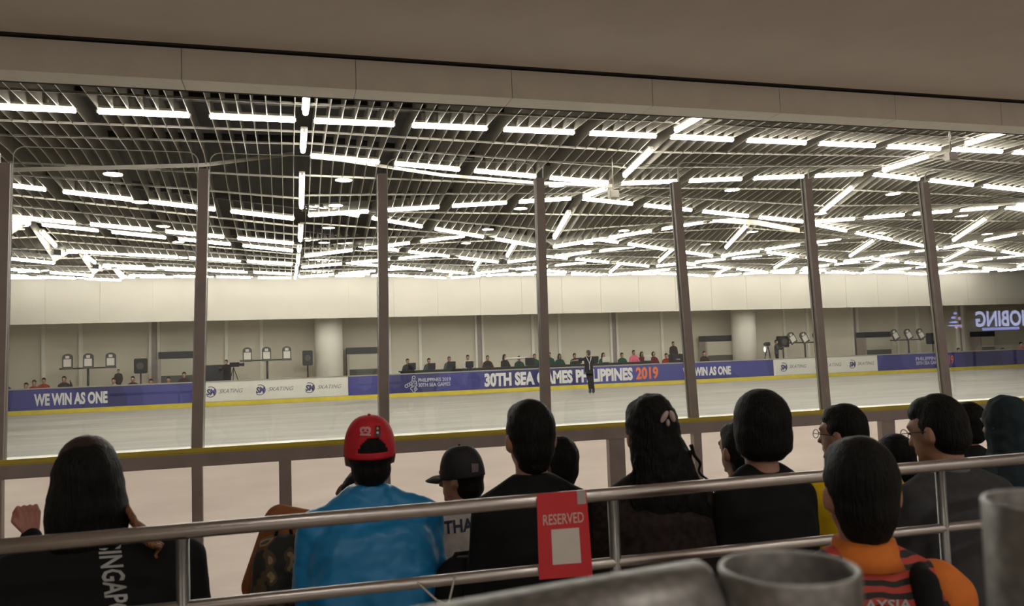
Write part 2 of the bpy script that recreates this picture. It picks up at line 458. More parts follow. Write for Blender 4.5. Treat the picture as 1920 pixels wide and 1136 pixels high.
for j in range(2, 13):
    for bay in range(-3, 8):
        if j == 3 and bay == -1: continue
        for p in range(4):
            xa = 0.3 + 6 * bay + 0.15 + 1.5 * p; xb = xa + 1.2
            if not (XL + 0.3 < xa and xb < XR): continue
            za, zb = (node(bay, j, bay) * (1 - t) + node(bay + 1, j, bay) * t for t in ((xa - 0.3 - 6 * bay) / 6, (xb - 0.3 - 6 * bay) / 6))
            P = Vector(((xa + xb) / 2, ROWY[j], (za + zb) / 2 - 0.02))
            if seen(P): lamps.append((j, 0, P, math.atan2(zb - za, 1.2), 0))
for i in range(-2, 8):
    for j in range(1, 12):
        X = 0.3 + 6 * i
        ya, yb = ROWY[j] + 0.45, ROWY[j] + 1.7
        bayr = i if i != 0 else 0
        za = node(i, j, bayr) + (node(i, j + 1, bayr) - node(i, j, bayr)) * 0.21
        zb = node(i, j, bayr) + (node(i, j + 1, bayr) - node(i, j, bayr)) * 0.79
        if i == 0:
            za = min(za, node(0, j, -1) + (node(0, j + 1, -1) - node(0, j, -1)) * 0.21)
            zb = min(zb, node(0, j, -1) + (node(0, j + 1, -1) - node(0, j, -1)) * 0.79)
        if zb > za + 0.2 or (i == -2 and j < 8): continue
        P = Vector((X, (ya + yb) / 2, (za + zb) / 2 - 0.05))
        if seen(P): lamps.append((j, 1, P, math.atan2(zb - za, yb - ya), i))
lamps.sort(key=lambda l: (l[2] - Vector((0, 0, EYE))).length)
lamps = lamps[:298]
cnt = {}
def rowname(j): return {2: 'nearest', 12: 'farthest'}.get(j, nth(j - 2))
for (j, kind, P, sl, i) in sorted(lamps, key=lambda l: (l[1], l[0] if not l[1] else l[4], l[2].x, l[2].y)):
    key = (kind, j if not kind else i); k = cnt.get(key, 0); cnt[key] = k + 1
    o = bpy.data.objects.new('fluorescent_light', LM[0]); COL.objects.link(o); o.location = P
    c = bpy.data.objects.new('tube', LM[1]); COL.objects.link(c); c.parent = o
    if kind == 0:
        o.rotation_euler = (0, -sl, 0)
        tag(o, 'fluorescent tube of the %s crosswise ceiling row, %s from its left' % (rowname(j), nth(k)), 'light', 'crosswise fluorescent tubes of the louvre ceiling')
    else:
        o.rotation_euler = Euler((0, -sl, PI / 2), 'XYZ')
        tag(o, 'fluorescent tube pointing away, %s lengthwise line from left, %s from the viewer' % (nth(i + 2), nth(k)), 'light', 'lengthwise fluorescent tubes on the ceiling folds')
        o.scale = (1, 1, 1)

# projector-like boxes hung under the louvres
for (x, y, Y, lab) in ((1783, 293, 11.3, 'small cream box under the louvre ceiling near the right end of the nearest lamp row'),
                       (1150, 363, 13.6, 'small cream box under the louvre ceiling above the middle glass pane')):
    P = atY(x, y, Y)
    bm = bmesh.new(); box(bm, -0.09, 0.09, -0.07, 0.07, -0.09, 0.06); bmesh.ops.bevel(bm, geom=bm.edges[:], offset=0.012, segments=2, affect='EDGES')
    o = obj('sensor_box', bm, M_FASCIA); o.location = P; tag(o, lab, 'sensor')
    bm = bmesh.new(); tube(bm, [(0, 0, 0.06), (0, 0, 5.9 - P.z)], 0.012, 8); obj('bracket', bm, M_TCAP, o)

# ------------------------------------------------------------------ downlights in the stand ceiling (seen as ovals in the glass)
M_DOWN = emit('downlight_glow', (1.0, 0.93, 0.84), DOWN_POWER)
k = 0
for Y, nm in ((-0.3, 'front'), (-2.65, 'second'), (-5.5, 'third'), (-8.0, 'rear')):
    for q, X in enumerate((-2.6, 0.95, 4.75, 8.35, 12.1, 16.2, 20.0)):
        bm = bmesh.new(); bmesh.ops.create_cone(bm, cap_ends=True, segments=28, radius1=0.17, radius2=0.17, depth=0.03)
        o = obj('downlight', bm, M_WHITE); o.location = (X, Y, 4.815)
        bm = bmesh.new(); bmesh.ops.create_cone(bm, cap_ends=True, segments=28, radius1=0.14, radius2=0.14, depth=0.01)
        l = obj('diffuser', bm, M_DOWN, o); l.location = (0, 0, -0.02)
        tag(o, 'round downlight mirrored in the glass as a white oval, %s row, %s from the left' % (nm, nth(q)), 'light', 'round downlights over the stand')

# ------------------------------------------------------------------ back wall mullions, columns
for x in (80, 150, 424, 490, 730, 788, 1000, 1050, 1243, 1473, 1517, 1685, 1725):
    X = atY(x, 620, 38).x
    sbox('trim_mullion', (X - 0.07, X + 0.07, 38.08, 38.2, 0.45, 4.2), M_WHITE)
for x in (289, 899, 1152, 1605, 1803):
    X = atY(x, 620, 38).x
    sbox('trim_mullion', (X - 0.22, X - 0.12, 38.02, 38.2, 0.45, 4.2), M_WHITE)
    sbox('trim_mullion', (X + 0.12, X + 0.22, 38.02, 38.2, 0.45, 4.2), M_WHITE)
    sbox('trim_slot', (X - 0.12, X + 0.12, 38.12, 38.2, 0.45, 4.2), M_STEEL)
for x, lab in ((616, 'left'), (1396, 'right')):
    X = atY(x, 620, 36.8).x
    bm = bmesh.new(); tube(bm, [(X, 36.9, 0.45), (X, 36.9, 4.2)], 0.62, 40)
    struct('wall_column', bm, M_WHITE)

# ------------------------------------------------------------------ far boards
BY = 33.5
bd = bx('rink_board', (XL, XR, BY, BY + 0.12, 0.0, 0.95), M_BOARD)
tag(bd, 'long low rink board along the far side of the ice, under the banners', 'rink board')
bx('kick_strip', (XL, XR, BY - 0.02, BY, 0.0, 0.17), M_YELLOW, bd)
bx('cap_rail', (XL, XR, BY - 0.03, BY + 0.16, 0.95, 0.99), mat('cap_grey', (0.33, 0.31, 0.27), 0.5), bd)
M_TXT = mat('letter_white', (0.68, 0.66, 0.66), 0.6)
M_TXTG = mat('letter_grey_blue', (0.46, 0.45, 0.56), 0.6)
M_ORANGE = mat('letter_orange', (0.72, 0.17, 0.05), 0.6)
M_NAVY = mat('letter_navy', (0.06, 0.055, 0.17), 0.6)
M_GREYT = mat('letter_grey', (0.17, 0.165, 0.18), 0.6)
M_BANW = mat('banner_white', (0.66, 0.64, 0.575), 0.55)
def PX(x): return atY(x, 780 - 0.0465 * x, BY).x
def banner(name, xa, xb, m, label):
    bm = bmesh.new(); box(bm, xa, xb, -0.016, -0.004, 0.185, 0.94)
    o = obj(name, bm, m); o.location = (0, BY - 0.005, 0); tag(o, label, 'banner'); return o
TY = -0.02
b1 = banner('banner', XL, PX(383), M_BLUE, 'blue banner reading WE WIN AS ONE at the left end of the far board')
lettering('lettering', 'WE WIN AS ONE', M_TXT, PX(64), PX(202), 0.32, 0.78, TY, b1, 0.045)
b2 = banner('banner', PX(383) + 0.01, PX(653), M_BANW, 'white banner with three skating logos left of the long blue banner')
b3 = banner('banner', PX(653) + 0.01, PX(1451), M_BLUE, 'long blue banner reading 30TH SEA GAMES PHILIPPINES 2019 in the middle of the far board')
lettering('lettering', '30TH SEA GAMES PHILIPPINES', M_TXT, PX(909), PX(1187), 0.27, 0.86, TY, b3, 0.05)
o = lettering('lettering', '2019', M_ORANGE, PX(1193), PX(1235), 0.28, 0.85, TY, b3, 0.04); o['label'] = 'orange 2019 lettering'
lettering('lettering', 'WE WIN AS ONE', M_TXT, PX(1281), PX(1371), 0.33, 0.74, TY, b3, 0.05)
lettering('lettering', 'PHILIPPINES 2019', M_TXTG, PX(785), PX(846), 0.60, 0.76, TY, b3, 0.02)
lettering('lettering', '30TH SEA GAMES', M_TXTG, PX(785), PX(845), 0.40, 0.56, TY, b3, 0.02)
bm = bmesh.new()
X0 = PX(757)
for (u, v) in ((0.56, 0.86), (0.54, 0.74), (0.50, 0.63), (0.62, 0.60), (0.40, 0.55), (0.28, 0.50), (0.16, 0.44), (0.50, 0.50), (0.64, 0.47), (0.60, 0.36), (0.46, 0.30), (0.64, 0.27), (0.55, 0.19)):
    ring2d(bm, X0 + u * 0.78, 0.20 + (v - 0.12) * 0.82, 0.062, 0.03, TY, 18)
obj('emblem', bm, M_TXTG, b3)
b4 = banner('banner', PX(1451) + 0.01, PX(1646), M_BANW, 'white banner with three skating logos right of the long blue banner')
b5 = banner('banner', PX(1646) + 0.01, XR, M_BLUE, 'blue banner at the right end of the far board with small PHILIPPINES lettering')
lettering('lettering', 'PHILIPPINES', M_TXTG, PX(1718), PX(1764), 0.60, 0.78, TY, b5, 0.03)
lettering('lettering', '30TH SEA GAMES', M_TXTG, PX(1718), PX(1764), 0.38, 0.56, TY, b5, 0.03)
o = lettering('lettering', '2019', M_ORANGE, PX(1766), PX(1789), 0.36, 0.80, TY, b5, 0.03); o['label'] = 'orange 2019 lettering'
for ban, spans in ((b2, ((385, 456), (478, 551), (571, 641))), (b4, ((1463, 1513), (1528, 1579), (1592, 1640)))):
    for (a, b) in spans:
        A, B = PX(a), PX(b); Wd = B - A
        bm = bmesh.new()
        ring2d(bm, A + 0.2, 0.57, 0.2, 0.03, TY, 26, 1.0, -2.4, 2.0)
        t2 = text_bm('SM', 0.05, 0.2)
        for v in t2.verts: v.co = Vector((A + 0.04 + v.co.x * 0.36, TY - 0.001, 0.44 + v.co.y * 0.25))
        me = bpy.data.meshes.new('x'); t2.to_mesh(me); t2.free(); bm.from_mesh(me); bpy.data.meshes.remove(me)
        obj('emblem', bm, M_NAVY, ban)
        lettering('lettering', 'SKATING', M_GREYT, A + 0.52, B, 0.50, 0.66, TY, ban, 0.0, 0.35)

# ------------------------------------------------------------------ near barrier: boards, posts, glass
NB = 6.6
QS = NB / 8.0
def zz(z): return EYE + (z - EYE) * QS
nb = empty('barrier', (0, NB, -0.4))
tag(nb, 'near rink barrier: pale panels, grey steel frame, yellow capping and tall clear glass', 'barrier')
OFF = Vector((0, NB, -0.4))
def part(name, bm, m, par=None, smooth=False):
    """part given in world coordinates"""
    for v in bm.verts: v.co -= OFF
    return obj(name, bm, m, par or nb, smooth)
CAPZ = zz(1.035)
bm = bmesh.new()
vs = [bm.verts.new(v) for v in ((XL, NB + 0.03, -0.4), (XR, NB + 0.03, -0.4), (XR, NB + 0.03, 1.1), (XL, NB + 0.03, 1.1))]; bm.faces.new(vs)
part('panel', bm, M_TBOARD)
bm = bmesh.new(); box(bm, XL, XR, NB - 0.05, NB + 0.02, zz(0.865), zz(0.985)); part('top_beam', bm, M_STEEL)
bm = bmesh.new(); box(bm, XL, XR, NB - 0.06, NB + 0.14, zz(0.985), CAPZ); bmesh.ops.bevel(bm, geom=bm.edges[:], offset=0.012, segments=2, affect='EDGES')
part('cap_rail', bm, M_YELLOW)
TOPS = [(10, 308), (382, 315), (717, 330), (1012, 345), (1267, 342), (1513, 335), (1733, 340)]
BOTS = [(2, 860), (370, 840), (720, 800), (1025, 785), (1302, 780), (1550, 765), (1778, 750)]
tx = [atY(x, y, NB).x for x, y in TOPS] + [9.31 * QS]
bxx = [atY(x, y, NB).x for x, y in BOTS] + [9.48 * QS]
bxx[0] = -2.46 * QS
MID = [(158, 920, .055), (535, 900, .055), (866, 850, .045), (1155, 870, .09), (1425, 860, .05), (1663, 840, .095), (1880, 820, .05)]
for k in range(8):
    bm = bmesh.new(); X = bxx[k]; box(bm, X - 0.038, X + 0.038, NB - 0.045, NB + 0.02, -0.4, zz(0.865)); part('post', bm, M_STEEL)
    if k < 7:
        X = atY(MID[k][0], MID[k][1], NB).x; hw = MID[k][2] * 0.85
        bm = bmesh.new()
        if hw > 0.07:
            box(bm, X - hw, X - 0.02, NB - 0.045, NB + 0.02, -0.4, zz(0.865)); box(bm, X - 0.02, X + hw, NB - 0.035, NB + 0.02, -0.4, zz(0.865))
        else: box(bm, X - hw, X + hw, NB - 0.045, NB + 0.02, -0.4, zz(0.865))
        part('post', bm, M_STEEL)
for k in range(8):
    zt = zz(3.66 if k < 5 else 3.74)
    bm = bmesh.new(); vs = []
    for (X, z) in ((bxx[k], CAPZ), (tx[k], zt)):
        for dx, dy in ((-0.037, -0.04), (0.037, -0.04), (0.037, 0.04), (-0.037, 0.04)): vs.append(bm.verts.new((X + dx, NB + 0.02 + dy, z)))
    for q in range(4): bm.faces.new((vs[q], vs[(q + 1) % 4], vs[4 + (q + 1) % 4], vs[4 + q]))
    bm.faces.new(vs[:4][::-1]); bm.faces.new(vs[4:])
    bmesh.ops.recalc_face_normals(bm, faces=bm.faces[:])
    part('glass_post', bm, M_STEEL)
for k in range(-1, 7):
    if k < 0: a0, a1, c0, c1 = tx[0] - 1.66 * QS, tx[0], bxx[0] - 1.66 * QS, bxx[0]
    else: a0, a1, c0, c1 = tx[k], tx[k + 1], bxx[k], bxx[k + 1]
    zt = zz(3.83 if k < 3 else (3.86 if k < 4 else 3.9))
    r = 0.075
    def Pt(u, z):
        t = (z - CAPZ) / (zt - CAPZ)
        return (c0 + 0.042 + (a0 - c0) * t) * (1 - u) + (c1 - 0.042 + (a1 - c1) * t) * u
    prof = [(Pt(0, CAPZ), CAPZ), (Pt(1, CAPZ), CAPZ)]
    for q in range(7):
        a = PI / 2 * q / 6; prof.append((Pt(1, zt) - r + r * math.cos(a), zt - r + r * math.sin(a)))
    for q in range(7):
        a = PI / 2 + PI / 2 * q / 6; prof.append((Pt(0, zt) + r + r * math.cos(a), zt - r + r * math.sin(a)))
    n = len(prof)
    bm = bmesh.new()
    bm.faces.new([bm.verts.new((x, NB + 0.03, z)) for x, z in prof]); bm.faces.new([bm.verts.new((x, NB + 0.04, z)) for x, z in prof][::-1])
    o = part('glass_pane', bm, M_GLASS)
    bm = bmesh.new()
    cxm = sum(p_[0] for p_ in prof) / n
    fr = [bm.verts.new((x, NB + 0.028, z)) for x, z in prof]; bk = [bm.verts.new((x, NB + 0.042, z)) for x, z in prof]
    fi = [bm.verts.new((x + (0.006 if x < cxm else -0.006), NB + 0.028, z - (0.006 if z > 2 else 0))) for x, z in prof]
    for q in range(1, n):
        q2 = (q + 1) % n
        bm.faces.new((fr[q], fr[q2], bk[q2], bk[q])); bm.faces.new((fr[q], fr[q2], fi[q2], fi[q]))
    part('edge', bm, M_GEDGE, o)

# ------------------------------------------------------------------ mirrored sign: stands behind the viewer, seen in the glass
SG = emit('sign_glow', (0.32, 0.38, 1.0), 9.0)
SGW = emit('sign_glow_pale', (0.55, 0.6, 1.0), 9.0)
SY = -3.0; FL0 = 0.32
def mir(x, y): P = atY(x, y, 2 * 6.635 - SY); return P.x, P.z
hs = empty('lit_sign', (0, SY, 0)); tag(hs, 'lit blue sign reading HOBING, seen mirrored in the glass at the right edge', 'sign')
xa, za = mir(1830, 612); xb, zb = mir(1934, 604); xz, zt2 = mir(1890, 583)
bm = text_bm('HOBING', 0.03)
for v in bm.verts: v.co = Vector((xa + (xb - xa) * (1 - v.co.x), 0.0, za - 0.02 + (zt2 - za + 0.04) * v.co.y))
obj('lettering', bm, SGW, hs)
xa2, za2 = mir(1842, 617)[0], mir(1842, 617)[1]
xb2 = mir(1912, 617)[0]
bm = bmesh.new()
for q in range(16):
    u0 = xa2 + (xb2 - xa2) * q / 16
    box(bm, u0, u0 + (xb2 - xa2) / 16 * 0.7, -0.005, 0.005, za2 - 0.035, za2 + 0.035)
obj('underline', bm, SG, hs)
bm = bmesh.new(); box(bm, xa - 0.2, xb + 0.3, -0.12, -0.06, 1.55, 2.75); obj('sign_board', bm, M_BLACKP, hs)
for q in (0, 1):
    bm = bmesh.new(); box(bm, xa + q * 1.3, xa + 0.05 + q * 1.3, -0.16, -0.11, FL0, 1.6); obj('stand', bm, M_STEEL, hs)
ls = empty('lit_emblem', (0, SY, 0)); tag(ls, 'lit blue and pink emblem seen mirrored in the glass left of the lit sign', 'sign')
bm = bmesh.new()
for (x, y, w_, h_) in ((1783, 598, 9, 5), (1788, 590, 6, 5), (1780, 606, 16, 4), (1776, 612, 24, 3), (1789, 612, 12, 3)):
    X, Z = mir(x, y); X2, Z2 = mir(x + w_, y - h_)
    ell(bm, ((X + X2) / 2, 0, (Z + Z2) / 2), ((X2 - X) / 2, 0.02, (Z2 - Z) / 2), None, 12, 8)
obj('lit_shape', bm, SG, ls)
bm = bmesh.new()
for (x, y) in ((1799, 597), (1801, 611), (1793, 613)):
    X, Z = mir(x, y); ell(bm, (X, 0, Z), (0.045, 0.02, 0.045), None, 12, 8)
obj('lit_shape', bm, emit('sign_glow_pink', (0.9, 0.45, 0.9), 5.0), ls)
X, Z = mir(1788, 605); bm = bmesh.new(); box(bm, X - 0.42, X + 0.25, -0.12, -0.06, 1.6, 2.7); box(bm, X - 0.03, X + 0.03, -0.11, -0.07, FL0, 1.6); obj('sign_board', bm, M_BLACKP, ls)

# ------------------------------------------------------------------ far side furniture
def bxat(xa, ya, xb, yb, Y):
    A, B = atY(xa, ya, Y), atY(xb, yb, Y)
    return min(A.x, B.x), max(A.x, B.x), min(A.z, B.z), max(A.z, B.z)
M_CREAM = mat('cabinet_cream', (0.46, 0.43, 0.34), 0.6)
M_DGREY = mat('cabinet_dark', (0.075, 0.075, 0.062), 0.6)
FLZ = 0.45
for (x0, x1, yt, yb, lab) in ((297, 368, 659, 712, 'wide booth with a black top band at the left, partly behind the second glass post'),
                          (651, 712, 651, 703, 'cream booth with a black top band right of the left white column'),
                          (1323, 1374, 629, 671, 'cream booth with a black top band left of the right white column'),
                          (1622, 1672, 622, 664, 'cream booth with a black top band at the right, beside a panel stand'),
                          (1838, 1866, 621, 655, 'small cream booth with a black top band under the mirrored lit sign')):
    Y = 37.2
    A = atY(x0, (yt + yb) / 2, Y).x; B = atY(x1, (yt + yb) / 2, Y).x; zt = atY((x0 + x1) / 2, yt, Y).z
    b = empty('booth', ((A + B) / 2, Y, FLZ)); tag(b, lab, 'booth', 'booths along the far wall')
    hw = (B - A) / 2; H = zt - FLZ
    bx('top_band', (-hw, hw, 0, 0.7, H - 0.30, H), M_BLACKP, b)
    bx('panel', (-hw + 0.1, hw - 0.04, 0.03, 0.7, H * 0.42, H - 0.30), M_CREAM, b)
    bx('lower_panel', (-hw + 0.1, hw - 0.04, 0.01, 0.7, 0, H * 0.42), M_DGREY, b)
    bx('side_frame', (-hw, -hw + 0.1, 0.0, 0.7, 0, H - 0.30), M_STEEL, b)
bs = empty('screen_booth', tuple(Vector((atY(408, 690, 36.6).x, 36.6, FLZ)))); tag(bs, 'dark tall screen behind the camera operator, right of the second glass post', 'screen')
bx('screen', (-0.55, 0.55, 0, 0.1, 0.1, 1.15), M_BLACKP, bs); bx('stand', (-0.4, 0.4, -0.1, 0.2, 0.0, 0.1), M_STEEL, bs)
# speakers on stands
for (x, yt, yb, hw, Y, lab) in ((264, 672, 700, 0.24, 36.4, 'black loudspeaker on a pole left of the wide booth'), (577, 657, 685, 0.22, 36.4, 'black loudspeaker on a pole left of the left white column'),
                        (1468, 630, 651, 0.28, 36.2, 'black loudspeaker on a pole behind the far camera operator'), (1749, 624, 645, 0.30, 36.2, 'black loudspeaker on a pole left of the seventh glass post')):
    P = atY(x, yb, Y); Q = atY(x, yt, Y)
    s = empty('loudspeaker', (P.x, Y, FLZ)); tag(s, lab, 'speaker', 'loudspeakers across the rink')
    bm = bmesh.new(); box(bm, -hw, hw, -0.18, 0.18, P.z - FLZ, Q.z - FLZ); bmesh.ops.bevel(bm, geom=bm.edges[:], offset=0.03, segments=2, affect='EDGES'); obj('cabinet', bm, M_BLACKP, s)
    bm = bmesh.new(); bmesh.ops.create_cone(bm, cap_ends=True, segments=20, radius1=hw * 0.6, radius2=hw * 0.6, depth=0.01, matrix=Matrix.Translation((0, -0.185, (P.z + Q.z) / 2 - FLZ)) @ Matrix.Rotation(PI / 2, 4, 'X')); obj('driver', bm, M_DGREY, s)
    bm = bmesh.new(); tube(bm, [(0, 0, 0.0), (0, 0, P.z - FLZ)], 0.03, 8); obj('pole', bm, M_BLACKP, s)
    bm = bmesh.new()
    for a in range(3): tube(bm, [(0, 0, 0.35), (0.3 * math.cos(a * 2.09), 0.3 * math.sin(a * 2.09), 0.01)], 0.015, 6)
    obj('tripod', bm, M_BLACKP, s)
# panel stands: T pole with three framed panels
def panel_stand(px, yb, ybar, heads, hy, Y, tilt, lab):
    P = atY(px, ybar, Y)
    t = empty('panel_stand', (P.x, Y, FLZ)); tag(t, lab, 'stand', 'stands with three framed panels')
    bm = bmesh.new(); tube(bm, [(0, 0, 0), (0, 0, P.z - FLZ)], 0.045, 8); obj('pole', bm, M_BLACKP, t)
    bx('base', (-0.25, 0.25, -0.2, 0.2, 0, 0.04), M_BLACKP, t)
    hx = [atY(h, ybar, Y).x - P.x for h in heads]
    bx('crossbar', (min(hx) - 0.3, max(hx) + 0.2, -0.03, 0.03, P.z - FLZ - 0.03, P.z - FLZ + 0.03), M_BLACKP, t)
    zc = atY(px, hy, Y).z - FLZ
    for h in hx:
        R_ = Matrix.Translation((h, -0.02, zc)) @ Matrix.Rotation(tilt, 4, 'Y')
        bm = bmesh.new()
        n = 10; pr = [(-0.19, -0.3), (0.19, -0.3)] + [(0.19 * math.cos(a), 0.18 + 0.14 * math.sin(a)) for a in [PI * q / n for q in range(n + 1)]]
        f = [bm.verts.new(R_ @ Vector((x, -0.04, z))) for x, z in pr]; b_ = [bm.verts.new(R_ @ Vector((x, 0.04, z))) for x, z in pr]
        bm.faces.new(f); bm.faces.new(b_[::-1])
        for q in range(len(pr)): bm.faces.new((f[q], b_[q], b_[(q + 1) % len(pr)], f[(q + 1) % len(pr)]))
        fr = obj('panel_frame', bm, M_DGREY, t)
        bm = bmesh.new(); box(bm, -0.14, 0.14, -0.05, -0.042, -0.2, 0.1, R_); box(bm, -0.07, 0.07, -0.05, -0.042, 0.13, 0.24, R_); obj('page', bm, M_PAPER, fr)
panel_stand(165, 724, 690, (127, 166, 208), 677, 35.9, 0, 'stand with three framed white panels at the far left')
panel_stand(501, 708, 675, (464, 500, 538), 664, 35.9, 0, 'stand with three framed white panels left of the left white column')
panel_stand(1509, 668, 642, (1485, 1508, 1532), 633, 35.9, -0.5, 'stand with three slanted panels beside the far camera operator')
panel_stand(1703, 661, 637, (1678, 1703, 1726), 627, 35.9, -0.5, 'stand with three slanted panels right of the fourth booth')

# officials' long desk, screens, laptops
DX0, DX1 = atY(749, 700, 34.6).x, atY(1216, 680, 34.6).x
dk = bx('desk', (DX0, DX1, 34.3, 34.95, 1.02, 1.07), M_TABLE); tag(dk, 'long black-topped desk of the officials behind the middle of the far board', 'desk')
bx('desk_skirt', (DX0, DX1, 34.3, 34.33, 0.45, 1.02), M_TABLE, dk)
DZ = 1.07
def screen(x, wd, h, label, m=M_BLACKP, nm='monitor'):
    P = atY(x, 690, 34.6)
    t = empty(nm, (P.x, 34.55, DZ)); tag(t, label, nm, nm + 's on the officials desk')
    bm = bmesh.new(); R_ = Matrix.Translation((0, 0, 0.04)) @ Matrix.Rotation(0.12, 4, 'X')
    box(bm, -wd / 2, wd / 2, -0.015, 0.015, 0, h, R_); bmesh.ops.bevel(bm, geom=bm.edges[:], offset=0.006, segments=1, affect='EDGES')
    obj('panel', bm, m, t)
    bx('foot', (-wd * 0.3, wd * 0.3, -0.08, 0.1, 0, 0.04), M_BLACKP, t)
names = ['first from the left end of the desk', 'second from the left end of the desk', 'third from the left end of the desk', 'in front of the official in a white top', 'in front of the man in dark red', 'left of the fourth glass post', 'left of the skater', 'just right of the skater']
for (x, wd, h), lb in zip(((772, .34, .30), (809, .34, .26), (846, .38, .30), (880, .36, .28), (914, .34, .22), (993, .42, .34), (1083, .4, .26), (1115, .36, .30)), names):
    screen(x, wd, h, 'black monitor back on the long desk, ' + lb)
M_LAP = mat('laptop_white', (0.6, 0.57, 0.5), 0.4)
screen(1136, .36, .25, 'white laptop in front of the official right of the skater', M_LAP, 'laptop')
screen(1214, .34, .26, 'white laptop between the two officials in dark red', M_LAP, 'laptop')
P = atY(947, 673, 35.2); Q = atY(989, 670, 35.2)
bm = bmesh.new(); tube(bm, [(P.x, 35.2, P.z), (Q.x, 35.2, Q.z)], 0.05, 10); t = obj('rolled_banner', bm, M_PAPER); tag(t, 'white rolled banner lying level above the desk behind the officials in green', 'roll')
bm = bmesh.new()
for X in (P.x + 0.1, Q.x - 0.1): tube(bm, [(X, 35.2, 0.45), (X, 35.2, P.z)], 0.02, 6)
obj('support', bm, M_BLACKP, t)
# small table for the standing operator
P = atY(1262, 665, 35.0)
t = bx('equipment_case', (P.x - 0.32, P.x + 0.36, 34.5, 34.9, 0.45, atY(1262, 664, 34.6).z), M_BLACKP, None, 0.02); tag(t, 'black equipment case below the standing operator', 'case')
bx('handle', (P.x - 0.1, P.x + 0.1, 34.46, 34.5, 1.1, 1.14), M_STEEL, t)
P = atY(1434, 655, 35.5)
bm = bmesh.new(); ell(bm, (0, 0, 0), (0.06, 0.06, 0.14)); o = obj('lamp', bm, emit('small_glow', (1, .97, .9), 1.2)); o.location = P
bm = bmesh.new(); tube(bm, [(0, 0, -0.14), (0, 0, FLZ - P.z)], 0.015, 6); obj('pole', bm, M_BLACKP, o); tag(o, 'small white lamp left of the far camera operator', 'lamp')

# ================================================================== PEOPLE
def skin_pts(f): return f
class Pose:
    """joint positions in metres; x right, y facing, z up; origin on the floor under the hips"""
    pass
def seated(W=0.44, lean=0.06, hands=None, neck=0.0, bulk=1.0, headyaw=0.0, headpitch=0.0):
    p = Pose(); p.W = W; p.bulk = bulk; p.lean = lean; p.kind = 'sit'; p.headyaw = headyaw; p.headpitch = headpitch
    p.sh = [Vector((s * (W / 2 - 0.055), -0.0, 0.965)) for s in (-1, 1)]
    p.el = [Vector((s * (W / 2 - 0.02), 0.05, 0.68)) for s in (-1, 1)]
    p.wr = [Vector((s * 0.13, 0.25, 0.60)) for s in (-1, 1)]
    if hands:
        for i in (0, 1):
            if hands[i]: p.el[i] = Vector(hands[i][0]); p.wr[i] = Vector(hands[i][1])
    p.hip = [Vector((s * 0.09, 0.0, 0.50)) for s in (-1, 1)]
    p.kn = [Vector((s * 0.12, 0.42, 0.50)) for s in (-1, 1)]
    p.an = [Vector((s * 0.12, 0.40, 0.08)) for s in (-1, 1)]
    p.hz = 0.46
    return p
def standing(W=0.42, hands=None, headyaw=0.0):
    p = Pose(); p.W = W; p.bulk = 1; p.lean = 0; p.kind = 'stand'; p.headyaw = headyaw; p.headpitch = 0
    D = 0.42
    p.sh = [Vector((s * (W / 2 - 0.045), 0, 0.965 + D)) for s in (-1, 1)]
    p.el = [Vector((s * (W / 2 + 0.01), 0.02, 0.70 + D)) for s in (-1, 1)]
    p.wr = [Vector((s * (W / 2 - 0.01), 0.12, 0.47 + D)) for s in (-1, 1)]
    if hands:
        for i in (0, 1):
            if hands[i]: p.el[i] = Vector(hands[i][0]); p.wr[i] = Vector(hands[i][1])
    p.hip = [Vector((s * 0.08, 0.0, 0.90)) for s in (-1, 1)]
    p.kn = [Vector((s * 0.085, 0.02, 0.50)) for s in (-1, 1)]
    p.an = [Vector((s * 0.09, 0.0, 0.09)) for s in (-1, 1)]
    p.hz = 0.88
    return p
def hand(bm, wr, d, side, spread=0.5, fist=False):
    """palm, four fingers of different length and a thumb leaving the side of the palm"""
    d = d.normalized(); u = d.cross(Vector((0, 0, 1)))
    if u.length < 0.1: u = Vector((1, 0, 0))
    u.normalize(); v = u.cross(d).normalized()
    palm = wr + d * 0.085
    for k in range(4):
        off = (k - 1.5) * 0.02
        capsule(bm, wr + u * off * 0.5 + d * 0.01, palm + u * off, 0.015, 0.013, 8)
    for k, L in enumerate((0.06, 0.072, 0.068, 0.052)):
        off = (k - 1.5) * 0.021
        b = palm + u * off
        if fist:
            m_ = b + d * 0.028 - v * 0.012; t_ = m_ - v * 0.032 - d * 0.012; e_ = t_ - d * 0.025 + v * 0.004
        else:
            m_ = b + d * L * 0.45 - v * 0.008; t_ = m_ + d * L * 0.33 - v * 0.018; e_ = t_ + d * L * 0.2 - v * 0.018
        capsule(bm, b, m_, 0.0098, 0.009, 8); capsule(bm, m_, t_, 0.009, 0.0083, 8); capsule(bm, t_, e_, 0.0083, 0.0072, 8)
    s = side
    a = wr + d * 0.03 + u * 0.028 * s; b = a + d * 0.035 + u * 0.022 * s - v * 0.01; c = b + d * 0.028 - v * 0.012 + (u * -0.01 * s)
    capsule(bm, a, b, 0.012, 0.0105, 8); capsule(bm, b, c, 0.0105, 0.0085, 8)
def leanf(p):
    Rl = Matrix.Rotation(-p.lean, 4, 'X'); o = Vector((0, 0, p.hz))
    return lambda v: (o + Rl @ (Vector(v) - o))
def headf(p):
    L = leanf(p); base = L((0, 0.0, p.hz + 0.62))
    Rh = Matrix.Rotation(p.headyaw, 4, 'Z') @ Matrix.Rotation(-p.headpitch, 4, 'X')
    return lambda v: base + Rh @ Vector(v)       # v relative to the neck top
def xform(bm, f, start=0):
    for v in list(bm.verts)[start:]: v.co = f(v.co)
